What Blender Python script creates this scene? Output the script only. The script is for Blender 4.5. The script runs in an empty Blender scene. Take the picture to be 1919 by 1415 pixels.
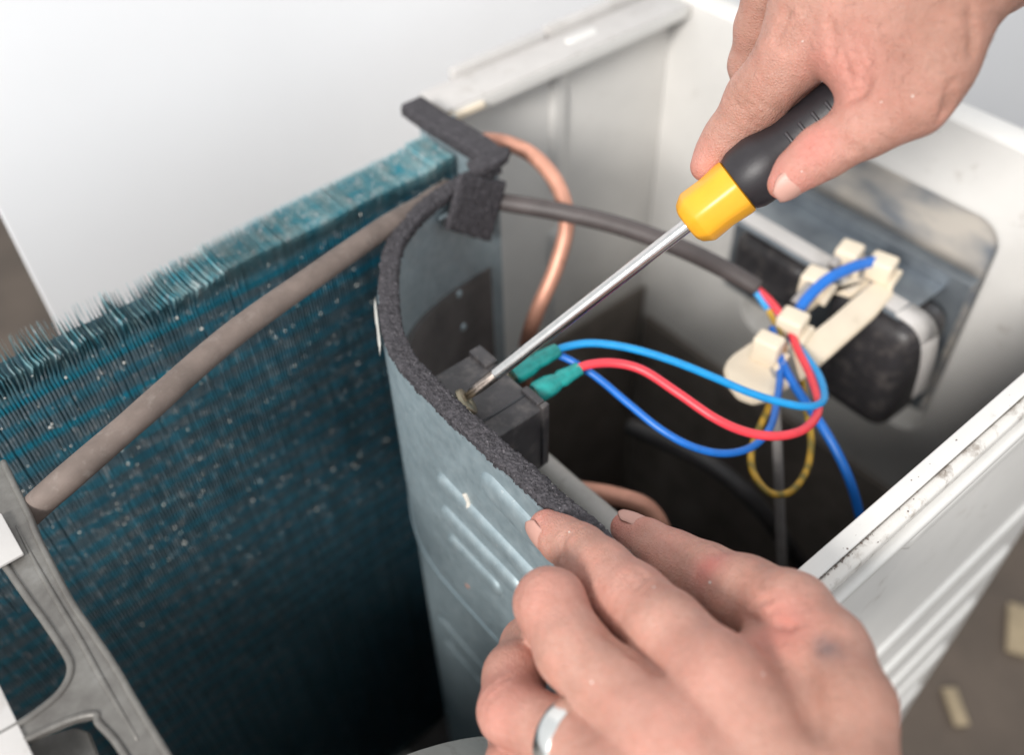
import bpy, bmesh, math, random
import numpy as np
from mathutils import Vector, Matrix

# ------------------------------------------------------------------ camera, light, exposure
# all lengths below are millimetres; MM turns them into metres.  Origin: rim of the partition plate,
# +x along the unit to the right, +y to the wall behind, +z up; z = 0 is the top rim of the casing.
MM = 0.001
sc = bpy.context.scene
cam = bpy.data.cameras.new('camera')
camo = bpy.data.objects.new('camera', cam)
sc.collection.objects.link(camo)
sc.camera = camo
rot = Matrix(((0.770126, 0.472503, -0.428541), (-0.637560, 0.548476, -0.541009), (-0.020584, 0.689866, 0.723645)))
mw = rot.to_4x4(); mw.translation = Vector((-122.2, -184.0, 240.0)) * MM
camo.matrix_world = mw
cam.sensor_width = 36.0
cam.lens = 36.0 * 1775.4 / 1919.0
cam.clip_start = 0.01; cam.clip_end = 50
cam.dof.use_dof = True
cam.dof.focus_distance = 0.299
cam.dof.aperture_fstop = 5.8

world = bpy.data.worlds.new('World'); sc.world = world; world.use_nodes = True
bg = world.node_tree.nodes['Background']
bg.inputs[0].default_value = (0.93, 0.97, 1.0, 1); bg.inputs[1].default_value = 0.88

def lamp(name, pos, target, size, power, col):
    l = bpy.data.lights.new(name, 'AREA'); l.shape = 'DISK'; l.size = size; l.energy = power; l.color = col
    o = bpy.data.objects.new(name, l); sc.collection.objects.link(o)
    o.location = Vector(pos)
    o.rotation_euler = (Vector(target) - Vector(pos)).to_track_quat('-Z', 'Y').to_euler()
lamp('window_light', (-2.32, -0.96, 1.68), (0.02, 0.0, 0.0), 0.8, 98, (1.0, 0.97, 0.93))

vs = sc.view_settings
vs.view_transform = 'Standard'; vs.look = 'None'; vs.exposure = 0.12; vs.gamma = 1.0
sc.render.engine = 'CYCLES'

rnd = random.Random(7)
rng = np.random.default_rng(11)

# ------------------------------------------------------------------ materials
MATS = {}
def new_mat(name):
    m = bpy.data.materials.new(name); m.use_nodes = True; MATS[name] = m
    nt = m.node_tree
    return m, nt, nt.nodes['Principled BSDF']
def N(nt, t, **kw):
    n = nt.nodes.new(t)
    for k, v in kw.items():
        if isinstance(k, str) and hasattr(n, k): setattr(n, k, v)
    return n
def noise(nt, scale, detail=4, rough=0.6, coord='Object', stretch=None, typ='noise'):
    tc = N(nt, 'ShaderNodeTexCoord')
    src = tc.outputs[coord]
    if stretch:
        mp = N(nt, 'ShaderNodeMapping'); mp.inputs['Scale'].default_value = stretch
        nt.links.new(src, mp.inputs[0]); src = mp.outputs[0]
    if typ == 'noise':
        n = N(nt, 'ShaderNodeTexNoise'); n.inputs['Detail'].default_value = detail; n.inputs['Roughness'].default_value = rough
    else:
        n = N(nt, 'ShaderNodeTexVoronoi')
        if typ == 'edge': n.feature = 'DISTANCE_TO_EDGE'
    n.inputs['Scale'].default_value = scale
    nt.links.new(src, n.inputs['Vector'])
    return n.outputs[0]
def ramp(nt, fac, stops):
    r = N(nt, 'ShaderNodeValToRGB'); e = r.color_ramp.elements
    while len(e) > 1: e.remove(e[-1])
    e[0].position = stops[0][0]; c = stops[0][1]; e[0].color = (*c, 1)
    for p, c in stops[1:]:
        k = e.new(p); k.color = (*c, 1)
    nt.links.new(fac, r.inputs[0]); return r.outputs[0]
def mix(nt, fac, a, b, mode='MIX'):
    m = N(nt, 'ShaderNodeMix'); m.data_type = 'RGBA'; m.blend_type = mode
    for i, v in ((0, fac), (6, a), (7, b)):
        if isinstance(v, (int, float)): m.inputs[i].default_value = v
        elif isinstance(v, tuple): m.inputs[i].default_value = (*v, 1)
        else: nt.links.new(v, m.inputs[i])
    return m.outputs[2]
def bump(nt, b, h, strength, dist):
    n = N(nt, 'ShaderNodeBump'); n.inputs['Strength'].default_value = strength; n.inputs['Distance'].default_value = dist
    nt.links.new(h, n.inputs['Height'])
    if b.inputs['Normal'].is_linked:
        nt.links.new(b.inputs['Normal'].links[0].from_socket, n.inputs['Normal'])
    nt.links.new(n.outputs[0], b.inputs['Normal'])
def simple(name, col, rough=0.5, metal=0.0, var=0.12, scale=120, bmp=0.0, bscale=400, spec=0.5, dirt=None):
    m, nt, b = new_mat(name)
    f = noise(nt, scale)
    lo = tuple(c * (1 - var) for c in col); hi = tuple(min(1, c * (1 + var)) for c in col)
    c = ramp(nt, f, [(0.3, lo), (0.7, hi)])
    if dirt:
        f2 = noise(nt, dirt[1], 8, 0.7)
        c = mix(nt, ramp(nt, f2, [(dirt[2], (0, 0, 0)), (dirt[3], (1, 1, 1))]), c, dirt[0])
    nt.links.new(c, b.inputs['Base Color'])
    b.inputs['Roughness'].default_value = rough; b.inputs['Metallic'].default_value = metal
    b.inputs['Specular IOR Level'].default_value = spec
    if bmp: bump(nt, b, noise(nt, bscale, 6, 0.7), bmp, 0.0006)
    return m

simple('white_paint', (0.74, 0.72, 0.69), 0.38, 0, 0.03, 40, 0.05, 900, dirt=((0.33, 0.28, 0.23), 60, 0.60, 0.86))
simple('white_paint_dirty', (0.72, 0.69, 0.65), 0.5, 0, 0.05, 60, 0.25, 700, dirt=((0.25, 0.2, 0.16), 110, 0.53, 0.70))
simple('dusty_shaded_paint', (0.56, 0.535, 0.515), 0.5, 0, 0.06, 50, 0.1, 600, dirt=((0.30, 0.26, 0.22), 70, 0.56, 0.85))  # greyed casing white with dust; on the back flange it paints shade
simple('wall_paint', (0.89, 0.89, 0.905), 0.8, 0, 0.02, 6, 0.1, 90)
simple('floor_brown', (0.085, 0.064, 0.049), 0.7, 0, 0.3, 9, 0.2, 60)
simple('pale_patch', (0.30, 0.235, 0.15), 0.7, 0, 0.15, 60)
simple('rubber_taupe', (0.175, 0.135, 0.116), 0.72, 0, 0.22, 90, 0.25, 1100, dirt=((0.27, 0.23, 0.205), 160, 0.56, 0.8))
simple('rubber_dark', (0.085, 0.07, 0.068), 0.5, 0, 0.2, 90, 0.15, 1100)
simple('copper', (0.66, 0.33, 0.235), 0.48, 0.45, 0.18, 60, 0.05, 600, dirt=((0.22, 0.10, 0.06), 45, 0.56, 0.8))
simple('black_plastic', (0.045, 0.042, 0.045), 0.42, 0, 0.2, 200, 0.12, 1500, dirt=((0.17, 0.15, 0.14), 130, 0.5, 0.85))
simple('black_gloss', (0.02, 0.022, 0.026), 0.22, 0, 0.2, 60, 0.1, 90)
simple('black_steel', (0.06, 0.057, 0.058), 0.42, 0.0, 0.3, 60, 0.15, 300)
simple('teal_sleeve', (0.015, 0.27, 0.25), 0.3, 0, 0.25, 300, 0.3, 350)
simple('wire_sky', (0.012, 0.30, 0.68), 0.36, 0, 0.1, 200, dirt=((0.05, 0.16, 0.28), 140, 0.6, 0.9))
simple('wire_blue', (0.012, 0.165, 0.62), 0.36, 0, 0.1, 200, dirt=((0.03, 0.08, 0.2), 140, 0.58, 0.85))
simple('wire_red', (0.82, 0.055, 0.075), 0.38, 0, 0.08, 200, dirt=((0.35, 0.03, 0.04), 140, 0.62, 0.9))
simple('wire_grey', (0.34, 0.32, 0.31), 0.5, 0, 0.15, 150)
simple('beige_plastic', (0.80, 0.69, 0.54), 0.42, 0, 0.05, 90, 0.05, 500, dirt=((0.5, 0.4, 0.28), 70, 0.58, 0.9))
simple('yellow_plastic', (0.86, 0.40, 0.025), 0.33, 0, 0.05, 120, 0.05, 700, dirt=((0.75, 0.33, 0.03), 190, 0.6, 0.85))
simple('grip_rib', (0.055, 0.05, 0.055), 0.4, 0, 0.1, 200)
simple('black_rubber', (0.022, 0.019, 0.022), 0.45, 0, 0.2, 120, 0.1, 900)
simple('silver', (0.82, 0.81, 0.78), 0.22, 1.0, 0.04, 100)
simple('chrome', (0.72, 0.70, 0.68), 0.2, 1.0, 0.1, 300, 0.05, 900, dirt=((0.35, 0.31, 0.28), 300, 0.58, 0.85))
simple('steel_tip', (0.33, 0.28, 0.25), 0.28, 1.0, 0.3, 500)
simple('brass', (0.33, 0.29, 0.21), 0.38, 1.0, 0.2, 300)
simple('nail', (0.54, 0.30, 0.245), 0.45, 0, 0.05, 200)
simple('grey_pipe', (0.42, 0.40, 0.37), 0.5, 0, 0.12, 60, dirt=((0.2, 0.17, 0.14), 90, 0.55, 0.8))
simple('felt_and_shade', (0.11, 0.10, 0.096), 0.9, 0, 0.3, 60, 0.4, 500)  # compressor jacket felt; on the added sheets it paints shade
simple('shaded_grimy_white', (0.22, 0.19, 0.165), 0.6, 0, 0.15, 30, 0.1, 400, dirt=((0.12, 0.10, 0.085), 40, 0.42, 0.75))  # casing white darkened: interior shade put into the colour, plus dirt
simple('coil_core', (0.18, 0.33, 0.39), 0.55, 0.1, 0.4, 120, 0.3, 300, dirt=((0.36, 0.38, 0.37), 90, 0.5, 0.8))
simple('dust', (0.62, 0.58, 0.52), 0.9)
simple('white_scrap', (0.75, 0.73, 0.68), 0.7)

m, nt, b = new_mat('galvanized')           # spangled zinc with grime
sp = noise(nt, 260, typ='cell')
c = ramp(nt, sp, [(0.0, (0.33, 0.41, 0.445)), (0.5, (0.375, 0.455, 0.49)), (1.0, (0.42, 0.495, 0.525))])
c = mix(nt, ramp(nt, noise(nt, 45, 8, 0.7), [(0.48, (0, 0, 0)), (0.75, (0.35, 0.35, 0.35))]), c, (0.20, 0.25, 0.27))
c = mix(nt, ramp(nt, noise(nt, 420, 3, 0.6), [(0.66, (0, 0, 0)), (0.74, (0.6, 0.6, 0.6))]), c, (0.72, 0.74, 0.74))
nt.links.new(c, b.inputs['Base Color']); b.inputs['Metallic'].default_value = 0.55
rr = ramp(nt, noise(nt, 150, 5), [(0.3, (0.46,) * 3), (0.7, (0.66,) * 3)])
nt.links.new(rr, b.inputs['Roughness'])
bump(nt, b, noise(nt, 70, 5), 0.25, 0.001); bump(nt, b, noise(nt, 800, 3), 0.12, 0.0004)

m, nt, b = new_mat('bracket_zinc')
c = ramp(nt, noise(nt, 50, 7, 0.7), [(0.3, (0.11, 0.10, 0.092)), (0.55, (0.19, 0.18, 0.165)), (0.8, (0.30, 0.29, 0.275))])
nt.links.new(c, b.inputs['Base Color']); b.inputs['Metallic'].default_value = 0.35; b.inputs['Roughness'].default_value = 0.45
bump(nt, b, noise(nt, 500, 5), 0.15, 0.0005)

m, nt, b = new_mat('dark_zinc')
c = ramp(nt, noise(nt, 60, 6), [(0.3, (0.19, 0.215, 0.245)), (0.7, (0.31, 0.345, 0.375))])
nt.links.new(c, b.inputs['Base Color']); b.inputs['Metallic'].default_value = 0.6; b.inputs['Roughness'].default_value = 0.35

m, nt, b = new_mat('blotchy_plastic')        # terminal cover with grey to beige blotches
c = ramp(nt, noise(nt, 38, 3, 0.5, stretch=(1, 0.7, 1.6)), [(0.36, (0.27, 0.29, 0.32)), (0.50, (0.48, 0.46, 0.44)), (0.66, (0.66, 0.61, 0.55))])
nt.links.new(c, b.inputs['Base Color']); b.inputs['Roughness'].default_value = 0.3

m, nt, b = new_mat('foam')                   # crumbly open-cell foam
v = noise(nt, 900, typ='cell'); f = noise(nt, 420, 6, 0.75)
c = ramp(nt, f, [(0.3, (0.022, 0.020, 0.024)), (0.6, (0.070, 0.064, 0.072)), (0.8, (0.15, 0.135, 0.145))])
c = mix(nt, ramp(nt, noise(nt, 1500, 2, 0.5), [(0.66, (0, 0, 0)), (0.74, (1, 1, 1))]), c, (0.30, 0.27, 0.29))
nt.links.new(c, b.inputs['Base Color']); b.inputs['Roughness'].default_value = 0.75
bump(nt, b, v, 0.9, 0.0009); bump(nt, b, noise(nt, 1600, 3), 0.6, 0.0004)

m, nt, b = new_mat('fin_blue')               # coated aluminium fins: teal coating, grey-brown dirt sitting in rows
tc = N(nt, 'ShaderNodeTexCoord'); sep = N(nt, 'ShaderNodeSeparateXYZ'); nt.links.new(tc.outputs['Object'], sep.inputs[0])
ww = N(nt, 'ShaderNodeMath', operation='MULTIPLY'); ww.inputs[1].default_value = 2 * math.pi / 0.0115
nt.links.new(sep.outputs[2], ww.inputs[0])
wn = N(nt, 'ShaderNodeMath', operation='MULTIPLY_ADD'); wn.inputs[1].default_value = 3.2
nz = noise(nt, 55, 4, 0.6, stretch=(0.5, 1, 1)); nt.links.new(nz, wn.inputs[0]); nt.links.new(ww.outputs[0], wn.inputs[2])
sn = N(nt, 'ShaderNodeMath', operation='SINE'); nt.links.new(wn.outputs[0], sn.inputs[0])
s2 = N(nt, 'ShaderNodeMath', operation='MULTIPLY_ADD'); s2.inputs[1].default_value = 0.5; s2.inputs[2].default_value = 0.5
nt.links.new(sn.outputs[0], s2.inputs[0])
blue = ramp(nt, noise(nt, 90, 5), [(0.3, (0.06, 0.34, 0.47)), (0.7, (0.14, 0.54, 0.67))])
dirtc = ramp(nt, noise(nt, 200, 5, 0.7, stretch=(0.4, 1, 1)), [(0.3, (0.22, 0.36, 0.43)), (0.55, (0.38, 0.48, 0.53)), (0.78, (0.68, 0.68, 0.68))])
c = mix(nt, ramp(nt, s2.outputs[0], [(0.40, (0.0, 0.0, 0.0)), (0.72, (0.85, 0.85, 0.85))]), dirtc, blue)
topm = ramp(nt, sep.outputs[2], [(0.0, (0, 0, 0)), (1.0, (1, 1, 1))])
mr = N(nt, 'ShaderNodeMapRange'); mr.inputs[1].default_value = -0.014; mr.inputs[2].default_value = -0.003
nt.links.new(sep.outputs[2], mr.inputs[0])
topc = ramp(nt, noise(nt, 130, 4, stretch=(1, 1, 0.5)), [(0.35, (0.08, 0.38, 0.47)), (0.5, (0.26, 0.46, 0.50)), (0.7, (0.46, 0.55, 0.55))])
c = mix(nt, mr.outputs[0], c, topc)
spk = ramp(nt, noise(nt, 330, 2, 0.5, stretch=(1, 1, 0.7)), [(0.60, (0, 0, 0)), (0.67, (1, 1, 1))])
c = mix(nt, spk, c, (0.74, 0.75, 0.76))
for zc, hw in ((-0.0135, 0.0020), (-0.034, 0.0016)):      # rows the dirt never reached keep their bright coating
    sb = N(nt, 'ShaderNodeMath', operation='SUBTRACT'); sb.inputs[1].default_value = zc; nt.links.new(sep.outputs[2], sb.inputs[0])
    ab = N(nt, 'ShaderNodeMath', operation='ABSOLUTE'); nt.links.new(sb.outputs[0], ab.inputs[0])
    mq = N(nt, 'ShaderNodeMapRange'); mq.inputs[1].default_value = hw; mq.inputs[2].default_value = hw * 0.4; nt.links.new(ab.outputs[0], mq.inputs[0])
    c = mix(nt, mq.outputs[0], c, (0.05, 0.52, 0.68))
pf = ramp(nt, noise(nt, 620, 2, 0.6, stretch=(1, 0.02, 0.02)), [(0.34, (0.74,) * 3), (0.5, (0.97,) * 3), (0.66, (1.0,) * 3)])   # one sheet differs from the next
c = mix(nt, 1.0, c, pf, 'MULTIPLY')
nt.links.new(c, b.inputs['Base Color']); b.inputs['Metallic'].default_value = 0.1; b.inputs['Roughness'].default_value = 0.42

m, nt, b = new_mat('yellow_green_wire')      # earth wire, helical stripe
tc = N(nt, 'ShaderNodeTexCoord')
wv = N(nt, 'ShaderNodeTexWave'); wv.inputs['Scale'].default_value = 48; wv.inputs['Distortion'].default_value = 9; wv.inputs['Detail'].default_value = 3
nt.links.new(tc.outputs['Object'], wv.inputs[0])
c = ramp(nt, wv.outputs[0], [(0.0, (0.20, 0.16, 0.04)), (0.45, (0.42, 0.25, 0.03)), (1.0, (0.56, 0.33, 0.04))])
nt.links.new(c, b.inputs['Base Color']); b.inputs['Roughness'].default_value = 0.45

m, nt, b = new_mat('skin')
base = ramp(nt, noise(nt, 90, 5, 0.65), [(0.3, (0.43, 0.218, 0.165)), (0.7, (0.565, 0.318, 0.252))])
base = mix(nt, ramp(nt, noise(nt, 170, 6, 0.75), [(0.46, (0, 0, 0)), (0.72, (0.55, 0.55, 0.55))]), base, (0.62, 0.27, 0.205))
base = mix(nt, ramp(nt, noise(nt, 650, 4, 0.7), [(0.45, (0, 0, 0)), (0.8, (0.45, 0.45, 0.45))]), base, (0.40, 0.17, 0.11))
at_ = N(nt, 'ShaderNodeAttribute'); at_.attribute_name = 'flush'
base = mix(nt, at_.outputs['Fac'], base, (0.66, 0.215, 0.18))
tn = N(nt, 'ShaderNodeAttribute'); tn.attribute_name = 'tan'
base = mix(nt, tn.outputs['Fac'], base, (0.27, 0.125, 0.08))
ink = N(nt, 'ShaderNodeAttribute'); ink.attribute_name = 'ink'
base = mix(nt, ink.outputs['Fac'], base, (0.10, 0.09, 0.10))
nt.links.new(base, b.inputs['Base Color'])
b.inputs['Subsurface Weight'].default_value = 0.25
b.inputs['Subsurface Radius'].default_value = (1.0, 0.35, 0.2); b.inputs['Subsurface Scale'].default_value = 0.0032
rr = ramp(nt, noise(nt, 300, 4), [(0.3, (0.40,) * 3), (0.7, (0.56,) * 3)]); nt.links.new(rr, b.inputs['Roughness'])
bump(nt, b, noise(nt, 1100, typ='edge'), 0.6, 0.0007)
bump(nt, b, noise(nt, 380, 6, 0.75, stretch=(1, 1, 1)), 0.5, 0.001)

# ------------------------------------------------------------------ mesh helpers
def link(o, parent=None):
    sc.collection.objects.link(o)
    if parent: o.parent = parent
    return o
def mesh(name, verts, faces, mat, parent=None, smooth=True):
    me = bpy.data.meshes.new(name)
    v = np.asarray(verts, dtype=float) * MM
    me.from_pydata(v.tolist(), [], [tuple(f) for f in faces])
    me.materials.append(MATS[mat])
    if smooth: me.polygons.foreach_set('use_smooth', [True] * len(me.polygons))
    me.update()
    return link(bpy.data.objects.new(name, me), parent)
def empty(name, loc=(0, 0, 0)):
    return link(bpy.data.objects.new(name, None))
def tag(o, label=None, cat=None, group=None, kind=None):
    for k, v in (('label', label), ('category', cat), ('group', group), ('kind', kind)):
        if v: o[k] = v
    return o
def from_bm(name, bm, mat, parent=None, smooth=True):
    bmesh.ops.recalc_face_normals(bm, faces=bm.faces)
    me = bpy.data.meshes.new(name); bm.to_mesh(me); bm.free()
    me.materials.append(MATS[mat])
    if smooth:
        me.polygons.foreach_set('use_smooth', [True] * len(me.polygons))
        try: me.set_sharp_from_angle(angle=math.radians(40))
        except Exception: pass
    return link(bpy.data.objects.new(name, me), parent)
def box_bm(lo, hi, bev=0.0, seg=2, M=None):
    bm = bmesh.new(); bmesh.ops.create_cube(bm, size=1)
    lo = Vector(lo); hi = Vector(hi)
    for v in bm.verts:
        v.co = Vector(((v.co[i] + 0.5) * (hi[i] - lo[i]) + lo[i] for i in range(3)))
    if bev: bmesh.ops.bevel(bm, geom=bm.edges[:], offset=bev, segments=seg, affect='EDGES', profile=0.6)
    for v in bm.verts:
        if M is not None: v.co = M @ v.co
        v.co *= MM
    return bm
def box(name, lo, hi, mat, parent=None, bev=0.4, seg=2, M=None):
    return from_bm(name, box_bm(lo, hi, bev, seg, M), mat, parent)
def catmull(pts, n=8):
    P = [np.array(p, float) for p in pts]
    P = [2 * P[0] - P[1]] + P + [2 * P[-1] - P[-2]]
    out = []
    for i in range(1, len(P) - 2):
        a, b_, c_, d_ = P[i - 1:i + 3]
        for k in range(n):
            t = k / n
            out.append(0.5 * (2 * b_ + (c_ - a) * t + (2 * a - 5 * b_ + 4 * c_ - d_) * t * t + (3 * b_ - a - 3 * c_ + d_) * t ** 3))
    out.append(P[-2])
    return np.array(out)
def frames(path):
    T = np.gradient(path, axis=0); T /= np.linalg.norm(T, axis=1)[:, None]
    u = np.cross(T[0], (0, 0, 1.0));
    if np.linalg.norm(u) < 1e-3: u = np.cross(T[0], (0, 1.0, 0))
    U = []
    for t in T:
        u = u - t * np.dot(u, t); u /= np.linalg.norm(u); U.append(u.copy())
    U = np.array(U); return T, U, np.cross(T, U)
def tube_data(pts, r, seg=14, n=8, wob=0.0, spline=True):
    path = catmull(pts, n) if spline else np.array(pts, float)
    T, U, V = frames(path)
    R = np.interp(np.linspace(0, 1, len(path)), np.linspace(0, 1, len(r)), r) if hasattr(r, '__len__') else np.full(len(path), r)
    if wob: R = R * (1 + wob * np.interp(np.arange(len(path)), np.arange(0, len(path), 3), rng.normal(0, 1, len(np.arange(0, len(path), 3)))))
    a = np.linspace(0, 2 * math.pi, seg, endpoint=False)
    vs_ = (path[:, None] + R[:, None, None] * (np.cos(a)[None, :, None] * U[:, None] + np.sin(a)[None, :, None] * V[:, None])).reshape(-1, 3)
    fs = []
    for i in range(len(path) - 1):
        for j in range(seg):
            k = (j + 1) % seg
            fs.append((i * seg + j, i * seg + k, (i + 1) * seg + k, (i + 1) * seg + j))
    fs.append(tuple(range(seg - 1, -1, -1))); fs.append(tuple((len(path) - 1) * seg + j for j in range(seg)))
    return vs_, fs
def tube(name, pts, r, mat, parent=None, seg=14, n=8, wob=0.0):
    v, f = tube_data(pts, r, seg, n, wob)
    return mesh(name, v, f, mat, parent)
def lathe(name, p0, axis, prof, mat, parent=None, seg=28, facets=None, flat=False):
    """prof: (distance along axis, radius); facets(angle, k)-> radius factor"""
    ax = np.array(axis, float); ax /= np.linalg.norm(ax)
    u = np.cross(ax, (0, 0, 1.0)); u /= np.linalg.norm(u); v = np.cross(ax, u)
    vs_, fs = [], []
    for k, (t, r) in enumerate(prof):
        for j in range(seg):
            a = 2 * math.pi * j / seg
            rr_ = r * (facets(a, k) if facets else 1)
            vs_.append(np.array(p0) + ax * t + rr_ * (math.cos(a) * u + math.sin(a) * v))
    for i in range(len(prof) - 1):
        for j in range(seg):
            k = (j + 1) % seg
            fs.append((i * seg + j, i * seg + k, (i + 1) * seg + k, (i + 1) * seg + j))
    fs.append(tuple(range(seg - 1, -1, -1))); fs.append(tuple((len(prof) - 1) * seg + j for j in range(seg)))
    bm = bmesh.new()
    bv = [bm.verts.new(Vector(q) * MM) for q in vs_]
    for f in fs: bm.faces.new([bv[i] for i in f])
    return from_bm(name, bm, mat, parent, smooth=not flat)
def wall_sheet(name, plan, z0, z1, thick, mat, parent=None, rows=1):
    """vertical sheet metal following a plan polyline (list of xy), given thickness"""
    P = np.array(plan, float); T = np.gradient(P, axis=0); T /= np.linalg.norm(T, axis=1)[:, None]
    Nn = np.stack([-T[:, 1], T[:, 0]], 1)
    vs_, fs = [], []
    n = len(P)
    for side in (0, 1):
        for z in np.linspace(z0, z1, rows + 1):
            for i in range(n):
                q = P[i] + Nn[i] * thick * (0.5 if side == 0 else -0.5)
                vs_.append((q[0], q[1], z))
    L = n * (rows + 1)
    for s in (0, 1):
        for rI in range(rows):
            for i in range(n - 1):
                a = s * L + rI * n + i; q = (a, a + 1, a + n + 1, a + n)
                fs.append(q if s == 0 else q[::-1])
    for i in range(n - 1):
        fs.append((i, L + i, L + i + 1, i + 1)); a = rows * n
        fs.append((a + i, a + i + 1, L + a + i + 1, L + a + i))
    for i in (0, n - 1):
        for rI in range(rows): fs.append((rI * n + i, (rI + 1) * n + i, L + (rI + 1) * n + i, L + rI * n + i))
    bm = bmesh.new(); bv = [bm.verts.new(Vector(q) * MM) for q in vs_]
    for f in fs: bm.faces.new([bv[i] for i in f])
    return from_bm(name, bm, mat, parent)
def emboss(name, c, ax, nrm, length, width, height, mat, parent):
    """a pressed rib: long rounded swelling standing proud of a sheet"""
    ax = np.array(ax, float); ax /= np.linalg.norm(ax); nrm = np.array(nrm, float); nrm /= np.linalg.norm(nrm)
    w = np.cross(nrm, ax); vs_, fs = [], []
    nu, nv = 28, 12
    for i in range(nu + 1):
        for j in range(nv + 1):
            s = -1 + 2 * i / nu; t = -1 + 2 * j / nv
            su = s * length / 2
            over = max(0.0, abs(su) - (length / 2 - width / 2)) / (width / 2)
            hw = math.sqrt(max(0.0, 1 - over ** 2)) * width / 2
            prof = (1 - t * t) * max(0.0, 1 - over ** 2) ** 0.5
            vs_.append(np.array(c) + ax * su + w * t * hw + nrm * (height * (math.sin(prof * math.pi / 2)) - 0.15))
    for i in range(nu):
        for j in range(nv):
            a = i * (nv + 1) + j; fs.append((a, a + 1, a + nv + 2, a + nv + 1))
    return mesh(name, vs_, fs, mat, parent)

# ------------------------------------------------------------------ the setting
ZF = -540.0
tag(mesh('floor', [(-2500, -2500, ZF), (4000, -2500, ZF), (4000, 4000, ZF), (-2500, 4000, ZF)], [(0, 1, 2, 3)], 'floor_brown', smooth=False), kind='structure')
wl = box('wall', (-80, 248, ZF + 0.5), (4000, 256, 900), 'wall_paint', None, 0.3, 2)
tag(wl, kind='structure')
for (p, s, a) in (((481.4, -138.0, -536.0), 17, 0.5), ((375.7, -142.6, -536.0), 11, 0.9)):  # two small pale flat boxes on the floor
    M = Matrix.Translation(Vector((p[0], p[1], ZF + 2))) @ Matrix.Rotation(a, 4, 'Z')
    o = box('pale_patch', (-s * 1.5, -s * .55, 0), (s * 1.5, s * .55, 4), 'pale_patch', None, 1.2, 2, M)
    tag(o, 'larger pale patch lying on the brown floor' if s > 14 else 'smaller pale patch on the floor below the front panel', 'wood scrap')  # pale patches; the category wood scrap is a guess

# ------------------------------------------------------------------ the air conditioner
ac = empty('air_conditioner')
tag(ac, 'opened white outdoor air conditioner unit with blue coil and bare wiring inside', 'air conditioner')

# base pan, left end and the front half over the fan: they keep light out of the hollow
box('base_pan', (-284, -123, -525), (297, 178, -520), 'white_paint', ac, 1)
box('unseen_end_panel', (-284, -122, -519), (-280, 176, -2), 'shaded_grimy_white', ac, 1)  # unseen; set further in and darkened to shade the lower coil

# --- front panel (right half), outer face -y, with folded top edge and pressed ribs
fp = box('front_panel', (-4, -124, -519), (300, -122.6, -1.5), 'white_paint', ac, 0.4)
def ridge(name, x0, x1, y0, y1, z0, z1, mat, parent, bev=1.4):
    return box(name, (x0, y0, z0), (x1, y1, z1), mat, parent, bev, 3)
ridge('top_fold', -4, 299, -124.2, -118.5, -1.2, 0.6, 'white_paint', fp, 0.8)
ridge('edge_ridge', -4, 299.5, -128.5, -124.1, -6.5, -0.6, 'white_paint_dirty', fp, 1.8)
ridge('edge_ridge', -4, 299.7, -131.0, -124.1, -15.0, -9.2, 'white_paint', fp, 2.2)
emboss('pressed_rib', (190, -124, -36), (1, 0, 0), (0, -1, 0), 205, 13, 3.5, 'white_paint', fp)
for z, x0 in ((-172, 110), (-230, 120), (-288, 120), (-346, 130), (-404, 130)):
    emboss('pressed_rib', (x0 / 2 + 126, -124, z), (1, 0, 0), (0, -1, 0), 328 - x0, 11, 2.4, 'white_paint', fp)

vs_, fs = [], []
for k in range(80):
    x = 30 + abs(rnd.gauss(0, 1)) * (26 if k < 60 else 90); y = -124.1 - rnd.random() * 1.5 if k < 60 else rnd.uniform(-128, -119); r = rnd.uniform(0.12, 0.42)
    z = (-0.4 if y < -124 else 0.6) - (0.3 if k < 60 else 0)
    b0 = len(vs_)
    for q in ((1, 0, 0), (-1, 0, 0), (0, 1, 0), (0, -1, 0), (0, 0, .7), (0, 0, -.5)):
        vs_.append((x + q[0] * r * rnd.uniform(.6, 1.8), y + q[1] * r * rnd.uniform(.6, 1.4), z + q[2] * r))
    for f in ((0, 2, 4), (2, 1, 4), (1, 3, 4), (3, 0, 4), (2, 0, 5), (1, 2, 5), (3, 1, 5), (0, 3, 5)): fs.append(tuple(b0 + i for i in f))
dc = mesh('dirt_crumbs', vs_, fs, 'rubber_taupe', fp); dc['kind'] = 'stuff'
# left front with the round fan mouth
fr = wall_sheet('fan_front', [(-284, -123.2), (-200, -123.2), (-4.6, -123.2)], -1.5, -30, 1.2, 'shaded_grimy_white', ac)
box('lower_front', (-284, -123.8, -519), (-4.6, -122.6, -31), 'shaded_grimy_white', ac, 0.4)
ring = []
cx, cz, R1 = -171.0, -166.0, 150.0
vs_, fs = [], []
prof = [(-121, R1 + 14), (-112, R1 + 6), (-98, R1 + 1.5), (-70, R1), (-70, R1 - 1.4), (-98, R1 + 0.1), (-113, R1 + 4.6), (-122, R1 + 12.6)]
for i in range(96):
    a = 2 * math.pi * i / 96
    for (y, r) in prof: vs_.append((cx + r * math.cos(a), y, cz + r * math.sin(a)))
for i in range(96):
    for j in range(8):
        k = (j + 1) % 8; q = (i + 1) % 96
        fs.append((i * 8 + j, i * 8 + k, q * 8 + k, q * 8 + j))
mesh('fan_ring', vs_, fs, 'grey_pipe', ac)

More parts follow.
